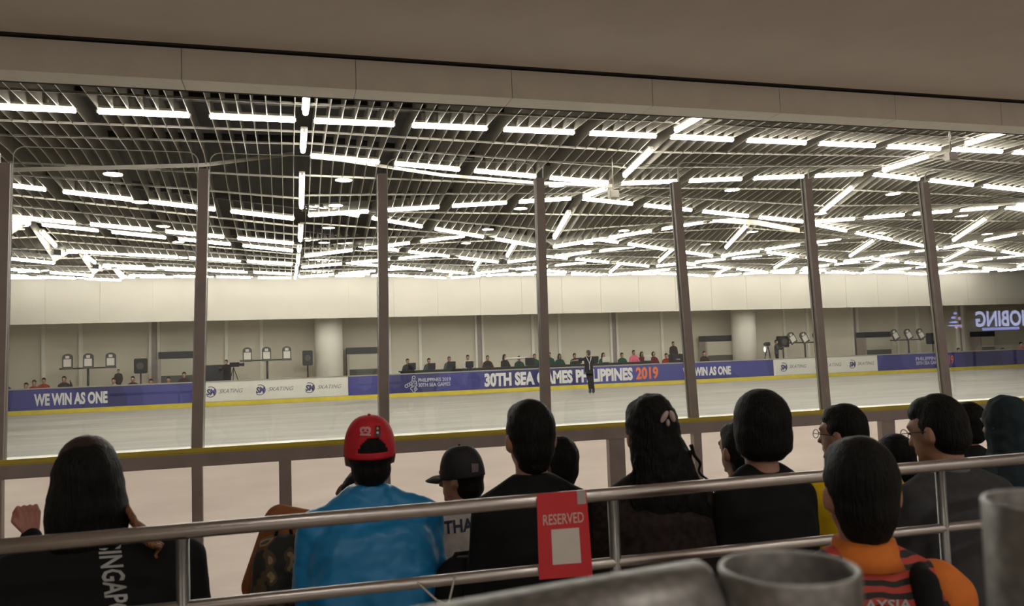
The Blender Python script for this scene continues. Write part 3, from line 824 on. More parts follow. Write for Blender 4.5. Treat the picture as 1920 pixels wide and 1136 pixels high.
def make_head(bm, p, detail=True):
    """head: crown 0.24 above the neck top, about 0.155 wide; faces +y"""
    n0 = len(bm.verts); bm.verts.ensure_lookup_table()
    ell(bm, (0, 0.0, 0.135), (0.077, 0.094, 0.108))
    ell(bm, (0, 0.035, 0.075), (0.058, 0.062, 0.075))          # jaw
    ell(bm, (0, 0.088, 0.022), (0.022, 0.018, 0.016))          # chin
    if detail:
        capsule(bm, (0, 0.093, 0.125), (0, 0.112, 0.088), 0.010, 0.015, 8)   # nose
        capsule(bm, (-0.022, 0.090, 0.055), (0.022, 0.090, 0.055), 0.009, 0.009, 8)  # lips
        capsule(bm, (-0.045, 0.080, 0.145), (0.045, 0.080, 0.145), 0.013, 0.013, 8)  # brow
        for s in (-1, 1):
            ell(bm, (s * 0.079, -0.005, 0.105), (0.010, 0.019, 0.032), Euler((0.15, 0, s * 0.5)))
            ell(bm, (s * 0.030, 0.082, 0.122), (0.013, 0.010, 0.009))
    f = headf(p); bm.verts.ensure_lookup_table()
    for v in list(bm.verts)[n0:]: v.co = f(v.co)
def body_mesh(p, voxel, mats, name='person', parent=None, clench=False):
    bm = bmesh.new(); D = p.hz - 0.46; B = p.bulk
    L = leanf(p)
    loft(bm, [(0, 0, 0.42 + D, 0.155 * B, 0.10 * B), (0, 0, 0.60 + D, 0.135 * B, 0.095 * B), (0, 0, 0.80 + D, 0.15 * B, 0.10 * B), (0, 0, 0.95 + D, 0.145, 0.085), (0, 0.0, 1.03 + D, 0.07, 0.06)], 20)
    capsule(bm, (0, -0.005, 0.98 + D), (0, 0.0, 1.13 + D), 0.06, 0.052, 16)
    for i in (0, 1):
        capsule(bm, p.sh[i], p.el[i], 0.045, 0.036); capsule(bm, p.el[i], p.wr[i], 0.036, 0.024)
        hand(bm, p.wr[i], (p.wr[i] - p.el[i]), 1 - 2 * i, fist=clench)
    xform(bm, L)
    make_head(bm, p)
    for i in (0, 1):
        capsule(bm, p.hip[i], p.kn[i], 0.075, 0.052); capsule(bm, p.kn[i], p.an[i], 0.05, 0.034)
        capsule(bm, p.an[i] - Vector((0, 0.03, 0.04)), p.an[i] + Vector((0, 0.13, -0.045)), 0.035, 0.03)
    return blob(name, bm, mats, parent, voxel, 2)
def jacket(p, m, par, voxel, sleeve=1.0, collar=True, disp=0.0, hem=0.0, name='jacket', slop=0.0, dsize=0.12):
    bm = bmesh.new(); D = p.hz - 0.46; B = p.bulk; W = p.W
    loft(bm, [(0, 0, 0.44 + D - hem, 0.175 * B, 0.125 * B), (0, 0, 0.60 + D, 0.165 * B, 0.12 * B), (0, -0.005, 0.78 + D, 0.178 * B, 0.122 * B), (0, -0.008, 0.92 + D, min(0.185 * B, W / 2 - 0.02), 0.11 * B), (0, -0.005, 0.985 + D, W / 2 - 0.07, 0.085), (0, -0.002, 1.03 + D, 0.085, 0.072), (0, 0, 1.055 + D, 0.068, 0.064)], 28, 2.3)
    if collar: loft(bm, [(0, 0, 1.00 + D, 0.08, 0.075), (0, 0, 1.085 + D, 0.064, 0.066)], 20)
    for i, s in ((0, -1), (1, 1)):
        capsule(bm, (s * 0.055, 0, 1.035 + D), p.sh[i] + Vector((0, 0, 0.0 - slop)), 0.05, 0.064)
        e = p.sh[i].lerp(p.el[i], min(1, sleeve * 2)) if sleeve < 0.5 else p.el[i]
        capsule(bm, p.sh[i], e, 0.066, 0.058)
        if sleeve >= 0.5:
            w_ = p.el[i].lerp(p.wr[i], min(0.97, (sleeve - 0.5) * 2)); capsule(bm, p.el[i], w_, 0.057, 0.038)
    xform(bm, leanf(p))
    return blob(name, bm, m, par, voxel, 5, disp, dsize)
def trousers(p, m, par, voxel):
    bm = bmesh.new()
    for i in (0, 1):
        capsule(bm, p.hip[i], p.kn[i], 0.098, 0.07); capsule(bm, p.kn[i], p.an[i] + Vector((0, 0, 0.04)), 0.068, 0.055)
    ell(bm, (0, 0, p.hz + 0.03), (0.17, 0.125, 0.10))
    return blob('trousers', bm, m, par, voxel, 3)
def shoes(p, m, par, voxel):
    bm = bmesh.new()
    for i in (0, 1):
        capsule(bm, p.an[i] + Vector((0, -0.04, -0.035)), p.an[i] + Vector((0, 0.15, -0.045)), 0.045, 0.038)
    return blob('shoes', bm, m, par, voxel, 2)
def hair(p, style, m, par, voxel, disp=0.006):
    bm = bmesh.new()
    if style in ('short', 'crop'):
        ell(bm, (0, -0.012, 0.148), (0.083, 0.093, 0.104)); ell(bm, (0, -0.035, 0.095), (0.072, 0.066, 0.075))
        ell(bm, (0, -0.03, 0.05), (0.058, 0.055, 0.05)); ell(bm, (0, 0.018, 0.188), (0.072, 0.070, 0.058))
    elif style == 'thin':
        ell(bm, (0, -0.014, 0.140), (0.083, 0.093, 0.108)); ell(bm, (0, -0.035, 0.09), (0.072, 0.066, 0.07)); ell(bm, (0, 0.018, 0.186), (0.072, 0.070, 0.058))
    elif style == 'capped':
        ell(bm, (0, -0.022, 0.138), (0.083, 0.084, 0.098)); ell(bm, (0, -0.035, 0.07), (0.070, 0.062, 0.065))
    elif style == 'bob':
        ell(bm, (0, -0.015, 0.150), (0.092, 0.100, 0.102)); loft(bm, [(0, -0.02, 0.015, 0.060, 0.05), (0, -0.02, 0.045, 0.093, 0.08), (0, -0.018, 0.10, 0.10, 0.09), (0, -0.012, 0.17, 0.088, 0.09)], 20)
    elif style == 'long':
        ell(bm, (0, -0.012, 0.148), (0.09, 0.098, 0.106)); loft(bm, [(0, -0.045, -0.045, 0.085, 0.035), (0, -0.04, 0.0, 0.102, 0.05), (0, -0.03, 0.05, 0.107, 0.075), (0, -0.015, 0.14, 0.092, 0.09)], 20)
    elif style == 'curly':
        ell(bm, (0, -0.012, 0.150), (0.086, 0.098, 0.106)); loft(bm, [(0.03, -0.08, -0.17, 0.15, 0.03), (0.025, -0.07, -0.08, 0.135, 0.05), (0.015, -0.05, 0.02, 0.105, 0.075), (0, -0.02, 0.13, 0.088, 0.09)], 20)
    f = headf(p); xform(bm, f)
    o = blob('hair', bm, m, par, voxel, 3, 0.022 if style == 'curly' else disp, 0.045 if style == 'curly' else 0.03)
    return o
def locks(p, m, par, specs, r=0.006):
    """curling strands: (x, y, z start, dx, dz, curl)"""
    bm = bmesh.new(); f = headf(p)
    for (x, y, z, dx, dz, c, tw) in specs:
        pts = []
        for k in range(26):
            t = k / 25
            pts.append(f((x + dx * t + c * t * math.cos(tw * t), y + c * t * math.sin(tw * t), z + dz * t)))
        tube(bm, pts, [r * (1 - 0.6 * k / 25) for k in range(26)], 6)
    o = obj('hair_lock', bm, m, par, True); o['kind'] = 'stuff'; return o
def cap_dome(p, m, par, opening=False, brim=True, yaw=0):
    """baseball cap; the brim points to +y of the head"""
    bm = bmesh.new()
    nu, nv = 72, 28
    grid = {}
    for j in range(nv + 1):
        th = (PI / 2 + 0.12) * j / nv * 0.998 - 0.12
        for i in range(nu):
            a = 2 * PI * i / nu
            c, s = math.cos(th), math.sin(th)
            grid[i, j] = bm.verts.new((0.090 * c ** 0.72 * math.cos(a), -0.004 + 0.103 * c ** 0.72 * math.sin(a), 0.128 + 0.124 * s))
    for j in range(nv):
        for i in range(nu):
            a = 2 * PI * (i + 0.5) / nu; d = abs(((a - 1.5 * PI + PI) % (2 * PI)) - PI)
            if opening and 3 <= j <= 9 and d < 0.58 * math.sqrt(max(0, 1 - ((j - 3) / 6.6) ** 2)): continue
            try: bm.faces.new((grid[i, j], grid[(i + 1) % nu, j], grid[(i + 1) % nu, j + 1], grid[i, j + 1]))
            except ValueError: pass
    bmesh.ops.remove_doubles(bm, verts=bm.verts[:], dist=0.0005)
    bmesh.ops.recalc_face_normals(bm, faces=bm.faces[:])
    f = headf(p); xform(bm, f)
    cp = obj('cap', bm, m, par, True)
    sd = cp.modifiers.new('shell', 'SOLIDIFY'); sd.thickness = 0.003; sd.offset = -1
    bm = bmesh.new()
    if brim:
        top = []; n = 14
        for rr, z in ((0.0, 0.125), (0.05, 0.122), (0.085, 0.108)):
            row = []
            for k in range(n + 1):
                a = PI * (0.12 + 0.76 * k / n)
                row.append(bm.verts.new((0.086 * math.cos(a), 0.012 + (0.088 + rr) * math.sin(a), z - 0.010 * math.cos(a) ** 2)))
            top.append(row)
        for a_, b_ in zip(top, top[1:]):
            for k in range(n): bm.faces.new((a_[k], a_[k + 1], b_[k + 1], b_[k]))
        xform(bm, f); br = obj('brim', bm, m, cp, True); sd = br.modifiers.new('shell', 'SOLIDIFY'); sd.thickness = 0.004
    else: bm.free()
    bm = bmesh.new(); ell(bm, (0, -0.004, 0.254), (0.006, 0.006, 0.004)); xform(bm, f); obj('button', bm, m, cp, True)
    return cp
def glasses(p, par):
    bm = bmesh.new()
    for s in (-1, 1):
        pts = [(s * 0.032 + 0.023 * math.cos(a), 0.112, 0.122 + 0.018 * math.sin(a)) for a in [2 * PI * k / 16 for k in range(17)]]
        tube(bm, pts, 0.0018, 6, False)
        tube(bm, [(s * 0.056, 0.110, 0.126), (s * 0.080, 0.05, 0.124), (s * 0.084, -0.01, 0.118)], 0.0018, 6)
    tube(bm, [(-0.01, 0.113, 0.124), (0.01, 0.113, 0.124)], 0.0018, 6)
    xform(bm, headf(p)); return obj('glasses', bm, M_BLACKP, par)
def eyes(p, par, m=None):
    bm = bmesh.new()
    for s in (-1, 1): ell(bm, (s * 0.030, 0.089, 0.122), (0.010, 0.006, 0.006), None, 10, 8)
    xform(bm, headf(p)); return obj('eyes', bm, M_BLACKP, par, True)
def place(o, p, px, py, d, floor_z, yaw, s=None, tilt=0.0):
    """stands the figure so that its crown is where the photo shows it at camera distance d"""
    T = atD(px, py, d)
    crown = headf(p)(Vector((0, 0, 0.245)))
    if s is None: s = (T.z - floor_z) / crown.z
    c = Matrix.Rotation(yaw, 3, 'Z') @ (Matrix.Rotation(tilt, 3, 'Y') @ (crown * s))
    o.location = (T.x - c.x, T.y - c.y, T.z - c.z)
    o.rotation_euler = (0, tilt, yaw); o.scale = (s, s, s)
    bpy.context.view_layer.update()
def decal(name, bm, target, m, parent, offs=0.004, maxedge=0.0):
    """bm holds (pixel x, pixel y) in x, y: printed onto the cloth of `target`"""
    if maxedge:
        for _ in range(4):
            es = [e for e in bm.edges if (e.verts[0].co - e.verts[1].co).length > maxedge]
            if not es: break
            bmesh.ops.subdivide_edges(bm, edges=es, cuts=1)
            bmesh.ops.triangulate(bm, faces=[f for f in bm.faces if len(f.verts) > 4])
    bpy.context.view_layer.update()
    mw = target.matrix_world
    bvh = BVHTree.FromPolygons([mw @ v.co for v in target.data.vertices], [tuple(q.vertices) for q in target.data.polygons])
    O = Vector((0, 0, EYE)); bad = []
    inv = parent.matrix_world.inverted()
    for v in bm.verts:
        r = ray(v.co.x, v.co.y).normalized()
        h = bvh.ray_cast(O, r)
        if h[0] is None: bad.append(v)
        else: v.co = inv @ (h[0] - r * offs)
    bmesh.ops.delete(bm, geom=bad, context='VERTS')
    return obj(name, bm, m, parent)
def text_px(s, o, ux, uy, bold=0.0, res=2, shear=0):
    """text with lower-left pixel o, advance vector ux and height vector uy in pixels"""
    bm = text_bm(s, bold, shear, 0, 1.0, res)
    for v in bm.verts:
        a, b = v.co.x, v.co.y
        v.co = Vector((o[0] + ux[0] * a + uy[0] * b, o[1] + ux[1] * a + uy[1] * b, 0))
    return bm
def quad_px(pts, n=6):
    bm = bmesh.new(); g = {}
    A, B, C_, D_ = [Vector((x, y, 0)) for x, y in pts]
    for i in range(n + 1):
        for j in range(n + 1):
            u, v = i / n, j / n; g[i, j] = bm.verts.new(A.lerp(B, u).lerp(D_.lerp(C_, u), v))
    for i in range(n):
        for j in range(n): bm.faces.new((g[i, j], g[i + 1, j], g[i + 1, j + 1], g[i, j + 1]))
    return bm

def striped_material():
    m = bpy.data.materials.new('tiger_cloth'); m.use_nodes = True; nt = m.node_tree
    b = nt.nodes['Principled BSDF']; b.inputs['Roughness'].default_value = 0.7
    tc = nt.nodes.new('ShaderNodeTexCoord')
    wv = nt.nodes.new('ShaderNodeTexWave'); wv.bands_direction = 'Z'; wv.inputs['Scale'].default_value = 13; wv.inputs['Distortion'].default_value = 2.6; wv.inputs['Detail'].default_value = 1; wv.inputs['Detail Scale'].default_value = 0.55
    mp = nt.nodes.new('ShaderNodeMapping'); mp.inputs['Scale'].default_value = (2.2, 2.2, 1)
    nt.links.new(tc.outputs['Object'], mp.inputs[0]); nt.links.new(mp.outputs[0], wv.inputs[0])
    r = nt.nodes.new('ShaderNodeValToRGB'); r.color_ramp.interpolation = 'CONSTANT'
    r.color_ramp.elements[0].color = (0.012, 0.010, 0.010, 1); r.color_ramp.elements[1].position = 0.47; r.color_ramp.elements[1].color = (0.42, 0.045, 0.025, 1)
    nt.links.new(wv.outputs['Fac'], r.inputs[0]); nt.links.new(r.outputs[0], b.inputs['Base Color'])
    return m
def camo_material():
    m = bpy.data.materials.new('camouflage'); m.use_nodes = True; nt = m.node_tree
    b = nt.nodes['Principled BSDF']; b.inputs['Roughness'].default_value = 0.8
    tc = nt.nodes.new('ShaderNodeTexCoord'); n = nt.nodes.new('ShaderNodeTexNoise'); n.inputs['Scale'].default_value = 13; n.inputs['Detail'].default_value = 1.5
    nt.links.new(tc.outputs['Object'], n.inputs[0])
    r = nt.nodes.new('ShaderNodeValToRGB'); r.color_ramp.interpolation = 'CONSTANT'; e = r.color_ramp.elements
    e[0].color = (0.02, 0.02, 0.016, 1); e[1].position = 0.47; e[1].color = (0.085, 0.055, 0.03, 1)
    x = e.new(0.56); x.color = (0.28, 0.2, 0.1, 1); x = e.new(0.63); x.color = (0.05, 0.045, 0.03, 1)
    nt.links.new(n.outputs['Fac'], r.inputs[0]); nt.links.new(r.outputs[0], b.inputs['Base Color'])
    return m
def cloth(name, c, rough=0.85, **k): return mat(name, c, rough, 0, k.get('var', 0.1), k.get('scale', 30), k.get('bump', 0.25), k.get('bscale', 9), k.get('spec', 0.25))
C_BLACK = cloth('cloth_black', (0.0055, 0.0055, 0.006)); C_BLACK2 = cloth('cloth_charcoal', (0.008, 0.008, 0.009))
C_BLUE = mat('satin_blue', (0.010, 0.20, 0.46), 0.4, 0, 0.05, 10, 0.3, 4.5, 0.5)
C_WHITE = cloth('cloth_white', (0.52, 0.49, 0.45)); C_YEL = cloth('cloth_yellow', (0.68, 0.45, 0.01))
C_GREY = cloth('suit_grey', (0.05, 0.051, 0.056)); C_TROU = cloth('cloth_dark_trouser', (0.012, 0.012, 0.016))
C_TEAL = cloth('cloth_teal', (0.018, 0.03, 0.037)); C_BROWN = cloth('cloth_brown', (0.30, 0.105, 0.04))
C_PLAID = cloth('cloth_plaid', (0.017, 0.010, 0.010), var=0.6, scale=45); C_ORANGE = cloth('cloth_orange', (0.62, 0.17, 0.03))
C_TIGER = striped_material(); C_CAMO = camo_material()
C_REDCAP = mat('cap_red', (0.50, 0.008, 0.02), 0.7, 0, 0.05, 40, 0.1, 60); C_BLKCAP = mat('cap_black', (0.009, 0.009, 0.011), 0.7, 0, 0.1, 40, 0.1, 60)
M_HAIRR = mat('hair_reddish', (0.032, 0.014, 0.013), 0.45, 0, 0.5, 30, 0.8, 60, 0.4, (3, 3, 0.25))
M_HAIRT = mat('hair_tip_brown', (0.24, 0.10, 0.04), 0.5, 0, 0.3, 40, 0.8, 60, 0.4, (3, 3, 0.25))
M_HAIRB = mat('hair_brown', (0.045, 0.028, 0.018), 0.5, 0, 0.4, 30, 0.8, 60)
FL = 0.32
VX = 0.0105
def figure(px, py, d, fz, yaw, p, top, hairstyle, hm=M_HAIR, skin=M_SKIN, jk={}, label='', group=None, vox=VX, trou=C_TROU, s=None, clench=False, sh=True, tilt=0.0):
    o = body_mesh(p, vox, skin, clench=clench)
    j = jacket(p, top, o, vox, **jk)
    trousers(p, trou, o, vox * 1.3)
    if sh: shoes(p, M_BLACKP, o, vox * 1.4)
    h = hair(p, hairstyle, hm, o, vox * 0.75) if hairstyle else None
    place(o, p, px, py, d, fz, yaw, s, tilt)
    tag(o, label, 'person', group)
    return o, j, h

# --- P1 woman with long hair, black SINGAP(ORE) jacket
p = seated(W=0.60, lean=0.10, bulk=1.40)
P1, J1, H1 = figure(163, 828, 2.2, FL, 0.25, p, C_BLACK, 'long', M_HAIR, M_SKIN, dict(disp=0.012), 'person in a black jacket lettered SINGAP down the back, long dark hair')
bm = bmesh.new(); ell(bm, (0.0, 0.0, 0.19), (0.075, 0.08, 0.075)); xform(bm, headf(p)); blob('hair_crown', bm, M_HAIRR, P1, 0.008, 2, 0.004, 0.02)
locks(p, M_HAIRT, P1, [(0.082 + 0.002 * k, -0.01 - 0.008 * k, 0.085 - 0.004 * k, 0.05 - 0.004 * (k % 3) + 0.003 * k, -0.10 - 0.006 * (k % 4), 0.014, 5 + k) for k in range(12)], 0.009)
decal('lettering', text_px('SINGAPORE', (182, 1018), (24, 178), (44, -3), 0.02, 2), J1, mat('print_grey', (0.36, 0.36, 0.36), 0.7), P1, 0.004, 6)

# --- P0 neighbour at the left edge with a raised fist
p = seated(W=0.46, lean=0.1, bulk=1.1, hands=(None, ((0.26, 0.05, 0.80), (0.22, 0.10, 1.045))))
P0, J0, _ = figure(-88, 872, 2.6, FL, 0.0, p, C_BLACK2, 'short', M_HAIR, mat('skin_pink', (0.40, 0.17, 0.13), 0.5, 0, .08, 12, .08, 90), dict(), 'person in black at the left edge raising a clenched hand', clench=True, vox=0.0042)

# --- P2 red cap, blue jacket
p = seated(W=0.475, lean=0.14, bulk=1.24, headpitch=-0.05)
P2, J2, _ = figure(692, 782, 2.78, FL, 0.03, p, C_BLUE, 'capped', M_HAIR, M_SKIN_D, dict(disp=0.045, dsize=0.11, slop=0.0), 'person in a shiny blue jacket and a red cap')
cp = cap_dome(p, C_REDCAP, P2, True)
o = None
bm = bmesh.new()
for (cx_, cy_, rx, ry) in ((681, 805, 6.5, 5), (689, 805, 6.5, 5), (685, 808, 10, 7)):
    n = 20; vs = []
    for k in range(n + 1):
        a = 2 * PI * k / n
        for q in (0.7, 1.0): vs.append(bm.verts.new((cx_ + rx * q * math.cos(a), cy_ + ry * q * math.sin(a), 0)))
    for k in range(n): bm.faces.new((vs[2 * k], vs[2 * k + 1], vs[2 * k + 3], vs[2 * k + 2]))
decal('emblem', bm, cp, mat('print_pink', (0.62, 0.3, 0.33), .7), cp, 0.005)
decal('mark_strip', quad_px([(675, 813), (695, 813.5), (695, 817), (675, 816.5)]), cp, mat('print_pink', (0.62, 0.3, 0.33), .7), cp, 0.005)
decal('patch', quad_px([(704, 798), (713, 798), (713, 822), (703, 821)]), cp, M_BLACKP, cp, 0.005)
bm = bmesh.new()
for (cx_, cy_, r_) in ((708, 803, 2.2),): 
    n = 14; bm.faces.new([bm.verts.new((cx_ + r_ * math.cos(2 * PI * k / n), cy_ + 1.3 * r_ * math.sin(2 * PI * k / n), 0)) for k in range(n)])
decal('patch_mark', bm, cp, mat('print_amber', (0.6, 0.25, 0.15), .7), cp, 0.007)
decal('patch_mark', quad_px([(706, 809), (710, 809), (710, 813), (706, 813)], 2), cp, M_PAPER, cp, 0.007)

# --- brown shirt and camouflage backpack left of the blue jacket
p = seated(W=0.56, lean=0.4, bulk=1.1, hands=(((-0.16, 0.2, 0.74), (-0.05, 0.35, 0.66)), None))
PB, JB, _ = figure(700, 880, 3.3, 0.1, 0.0, p, C_BROWN, 'short', M_HAIR, M_SKIN_D, dict(), 'person in a brown shirt leaning to the right, left of the blue jacket', s=0.98, tilt=0.58)
bm = bmesh.new(); P = atD(528, 1062, 2.95)
loft(bm, [(0, 0, -0.17, 0.085, 0.06), (0, 0, -0.12, 0.105, 0.08), (0, 0, 0.02, 0.105, 0.08), (0, 0, 0.09, 0.085, 0.06), (0, 0, 0.115, 0.04, 0.03)], 24, 2.6)
bag = blob('backpack', bm, C_CAMO, None, 0.008, 3, 0.015, 0.07); bag.location = P; bag.rotation_euler = (0, 0.08, 0.2)
tag(bag, 'camouflage backpack below the brown shirt, left of the blue jacket', 'backpack')
bm = bmesh.new(); loft(bm, [(0, -0.075, -0.14, 0.06, 0.03), (0, -0.08, -0.02, 0.065, 0.035), (0, -0.07, 0.0, 0.05, 0.02)], 18, 3); obj('pocket', bm, C_CAMO, bag, True)
bm = bmesh.new(); tube(bm, [(-0.03, 0, 0.11), (-0.02, 0, 0.15), (0.02, 0, 0.15), (0.03, 0, 0.11)], 0.007, 8); obj('carry_loop', bm, M_BLACKP, bag, True)

# --- P3 black cap, white THAI jacket
p = seated(W=0.42, lean=0.10, bulk=1.08, headyaw=0.78, headpitch=0.1)
P3, J3, _ = figure(860, 838, 3.55, 0.1, 0.05, p, C_WHITE, 'capped', M_HAIR, M_SKIN, dict(disp=0.03, dsize=0.09), 'person in a white jacket lettered THAI and a black cap')
cp = cap_dome(p, C_BLKCAP, P3, False); eyes(p, P3)
decal('lettering', text_px('THAILAND', (833, 1002), (134, -17), (-2, -25), 0.03, 2), J3, mat('print_navy', (0.02, 0.025, 0.06), .7), P3, 0.004, 6)
decal('patch', quad_px([(884, 869), (897, 869), (897, 884), (885, 886)]), cp, mat('print_greypink', (0.16, 0.12, 0.13), .7), cp, 0.004)
# dark rounded bag at his back
bm = bmesh.new(); loft(bm, [(0, 0, -0.16, 0.1, 0.07), (0, 0, -0.05, 0.12, 0.08), (0, 0, 0.05, 0.1, 0.07), (0, 0, 0.09, 0.05, 0.04)], 20, 2.2)
b = blob('bag', bm, C_BLACK, None, 0.01, 3, 0.01, 0.06); b.location = atD(872, 1092, 2.75); tag(b, 'black bag behind the white jacket, above the lower rail', 'bag')
bm = bmesh.new(); tube(bm, [(-0.05, 0, 0.06), (-0.03, 0, 0.1), (0.03, 0, 0.1), (0.05, 0, 0.06)], 0.008, 8); obj('strap', bm, C_BLACK2, b, True)

# --- P4b behind the black polo: head and white top
p = seated(W=0.40, lean=0.05)
P4b, _, _ = figure(1048, 818, 3.9, 0.05, 0.3, p, C_WHITE, 'crop', M_HAIR, M_SKIN_D, dict(), 'person in a white top mostly hidden behind the man in a black polo shirt')
# --- P4 black polo
p = seated(W=0.40, lean=0.08, bulk=1.0)
P4, J4, H4 = figure(992, 750, 2.72, FL, 0.0, p, C_BLACK, 'crop', M_HAIR, M_SKIN, dict(disp=0.01), 'person with cropped black hair in a black polo shirt behind the red card')
# --- P5 curly woman with a clip
p = seated(W=0.42, lean=0.06, bulk=1.12)
P5, J5, H5 = figure(1217, 742, 2.7, FL, 0.0, p, C_PLAID, 'curly', M_HAIR, M_SKIN, dict(disp=0.01), 'person with long curly black hair held by a clip, dark plaid blouse')
sp = []
for k in range(34):
    s_ = random.choice((-1, 1)); sp.append((s_ * random.uniform(0.075, 0.10) + 0.01, -0.03 - random.uniform(0, 0.05), random.uniform(-0.02, 0.1), s_ * random.uniform(0.01, 0.06) + 0.01, -random.uniform(0.12, 0.2), random.uniform(0.010, 0.022), random.uniform(14, 26)))
locks(p, M_HAIR, P5, sp, 0.0065)
bm = bmesh.new(); f = headf(p)
tube(bm, [f((-0.05, -0.05, -0.10)), f((-0.07, -0.05, -0.12)), f((-0.11, -0.05, -0.135)), f((-0.138, -0.05, -0.145)), f((-0.145, -0.05, -0.165)), f((-0.132, -0.05, -0.182)), f((-0.12, -0.05, -0.17))], [0.006, 0.006, 0.006, 0.005, 0.004, 0.003, 0.002], 8)
obj('hair_lock', bm, M_HAIR, P5, True)
bm = bmesh.new()
for s_ in (-1, 1): ell(bm, (0.008 + s_ * 0.014, -0.118, 0.185), (0.009, 0.008, 0.022), Euler((0.3, -s_ * 0.45, 0)))
ell(bm, (0.008, -0.112, 0.165), (0.006, 0.008, 0.012))
xform(bm, f); obj('hair_clip', bm, mat('clip_pearl', (0.45, 0.36, 0.34), 0.2), P5, True)
# --- P6b behind the bob
p = seated(W=0.38, lean=0.08, headyaw=-0.15)
P6b, _, _ = figure(1384, 790, 3.7, 0.1, 0.25, p, C_BLACK2, 'short', M_HAIR, M_SKIN, dict(), 'person in black glimpsed left of the bobbed hair, face turned left')
eyes(p, P6b)
bm = bmesh.new(); tube(bm, [(0, 0, 0), (0, 0, 0.07)], [0.028, 0.034], 20); o = obj('paper_cup', bm, M_PAPER); o.location = atD(1347, 1010, 3.0); tag(o, 'white cup in the gap between the plaid blouse and the bobbed woman', 'cup')
bm = bmesh.new(); tube(bm, [(0, 0, 0.07), (0, 0, 0.078)], [0.036, 0.034], 20); obj('lid', bm, M_WHITE, o)
# --- P6 bob
p = seated(W=0.365, lean=0.07, bulk=0.94)
P6, J6, H6 = figure(1421, 731, 2.75, FL, 0.05, p, C_BLACK, 'bob', M_HAIR, M_SKIN, dict(disp=0.01, collar=False), 'person with a black bob haircut in a black jacket')
# --- P7 yellow shirt
p = seated(W=0.50, lean=0.12, bulk=1.25, headyaw=0.38, headpitch=0.04)
P7, J7, _ = figure(1578, 758, 3.5, 0.2, 0.05, p, C_YEL, 'crop', M_HAIR, M_SKIN, dict(sleeve=0.4, disp=0.015), 'person in a yellow T-shirt and glasses looking left')
glasses(p, P7); eyes(p, P7)
# --- P9 small head
p = seated(W=0.36, lean=0.05)
figure(1674, 814, 4.0, 0.05, 0, p, C_BLACK2, 'bob', M_HAIR, M_SKIN, dict(), 'small dark haired person in front of the grey suit')
# --- P10 grey suit
p = seated(W=0.46, lean=0.16, bulk=1.15, headyaw=0.30, headpitch=0.22)
P10, J10, _ = figure(1742, 740, 2.9, 0.3, 0.0, p, C_GREY, 'thin', M_HAIR, M_SKIN, dict(collar=False), 'person in a grey suit and glasses looking down to the left')
glasses(p, P10); eyes(p, P10)
bm = bmesh.new(); loft(bm, [(0, 0, 1.02, 0.07, 0.066), (0, 0.0, 1.075, 0.06, 0.062)], 24); xform(bm, leanf(p)); obj('shirt_collar', bm, cloth('collar_grey', (0.14, 0.14, 0.15)), P10, True)
# --- P11, P12
p = seated(W=0.40, lean=0.05)
figure(1810, 754, 4.4, 0.2, 0, p, C_BLACK2, 'bob', M_HAIR, M_SKIN, dict(), 'person with dark hair between the grey suit and the hooded head')
p = seated(W=0.44, lean=0.08, bulk=1.1)
P12, J12, _ = figure(1882, 746, 3.7, 0.2, 0, p, C_TEAL, None, M_HAIR, M_SKIN, dict(collar=False), 'person in a dark teal headscarf at the right edge')
bm = bmesh.new(); ell(bm, (0, -0.01, 0.148), (0.092, 0.105, 0.112)); loft(bm, [(0, -0.02, -0.16, 0.19, 0.12), (0, -0.02, -0.08, 0.15, 0.11), (0, -0.015, 0.0, 0.09, 0.085), (0, -0.01, 0.10, 0.09, 0.095)], 24)
xform(bm, headf(p)); blob('headscarf', bm, C_TEAL, P12, 0.009, 3, 0.02, 0.05)
# --- P8 tiger shirt
p = seated(W=0.43, lean=0.02, bulk=1.06)
P8, J8, H8 = figure(1608, 820, 1.82, FL, -0.35, p, C_TIGER, 'crop', M_HAIR, M_SKIN, dict(disp=0.006, sleeve=0.35), 'person in an orange and black tiger striped shirt, nearest to the viewer')
bm = bmesh.new(); loft(bm, [(0, -0.006, 1.035, 0.088, 0.078), (0, -0.003, 1.06, 0.076, 0.072), (0, 0, 1.095, 0.067, 0.067)], 28)
xform(bm, leanf(p)); obj('collar', bm, C_ORANGE, P8, True)
bm = bmesh.new()
capsule(bm, (0.155, -0.0, 0.985), (0.172, 0.0, 0.962), 0.062, 0.068); capsule(bm, p.sh[1] + Vector((0.006, 0, 0)), p.sh[1].lerp(p.el[1], 0.75), 0.068, 0.062)
xform(bm, leanf(p)); blob('sleeve_panel', bm, C_ORANGE, P8, 0.01, 3)
bm = bmesh.new()
for (a, b, c_) in (((0.085, -0.125, 0.60), (0.10, -0.128, 0.9), 0.030), ((0.10, -0.118, 0.9), (0.10, -0.075, 1.015), 0.030), ((0.10, -0.075, 1.015), (0.105, 0.02, 1.03), 0.028)):
    capsule(bm, a, b, c_, c_)
xform(bm, leanf(p)); blob('strap', bm, C_BLACK, P8, 0.009, 3)
decal('lettering', text_px('MALAYSIA', (1560, 1146), (150, -3), (0, -20), 0.02, 2), J8, mat('print_grey', (0.36, 0.36, 0.36), 0.7), P8, 0.004, 6)

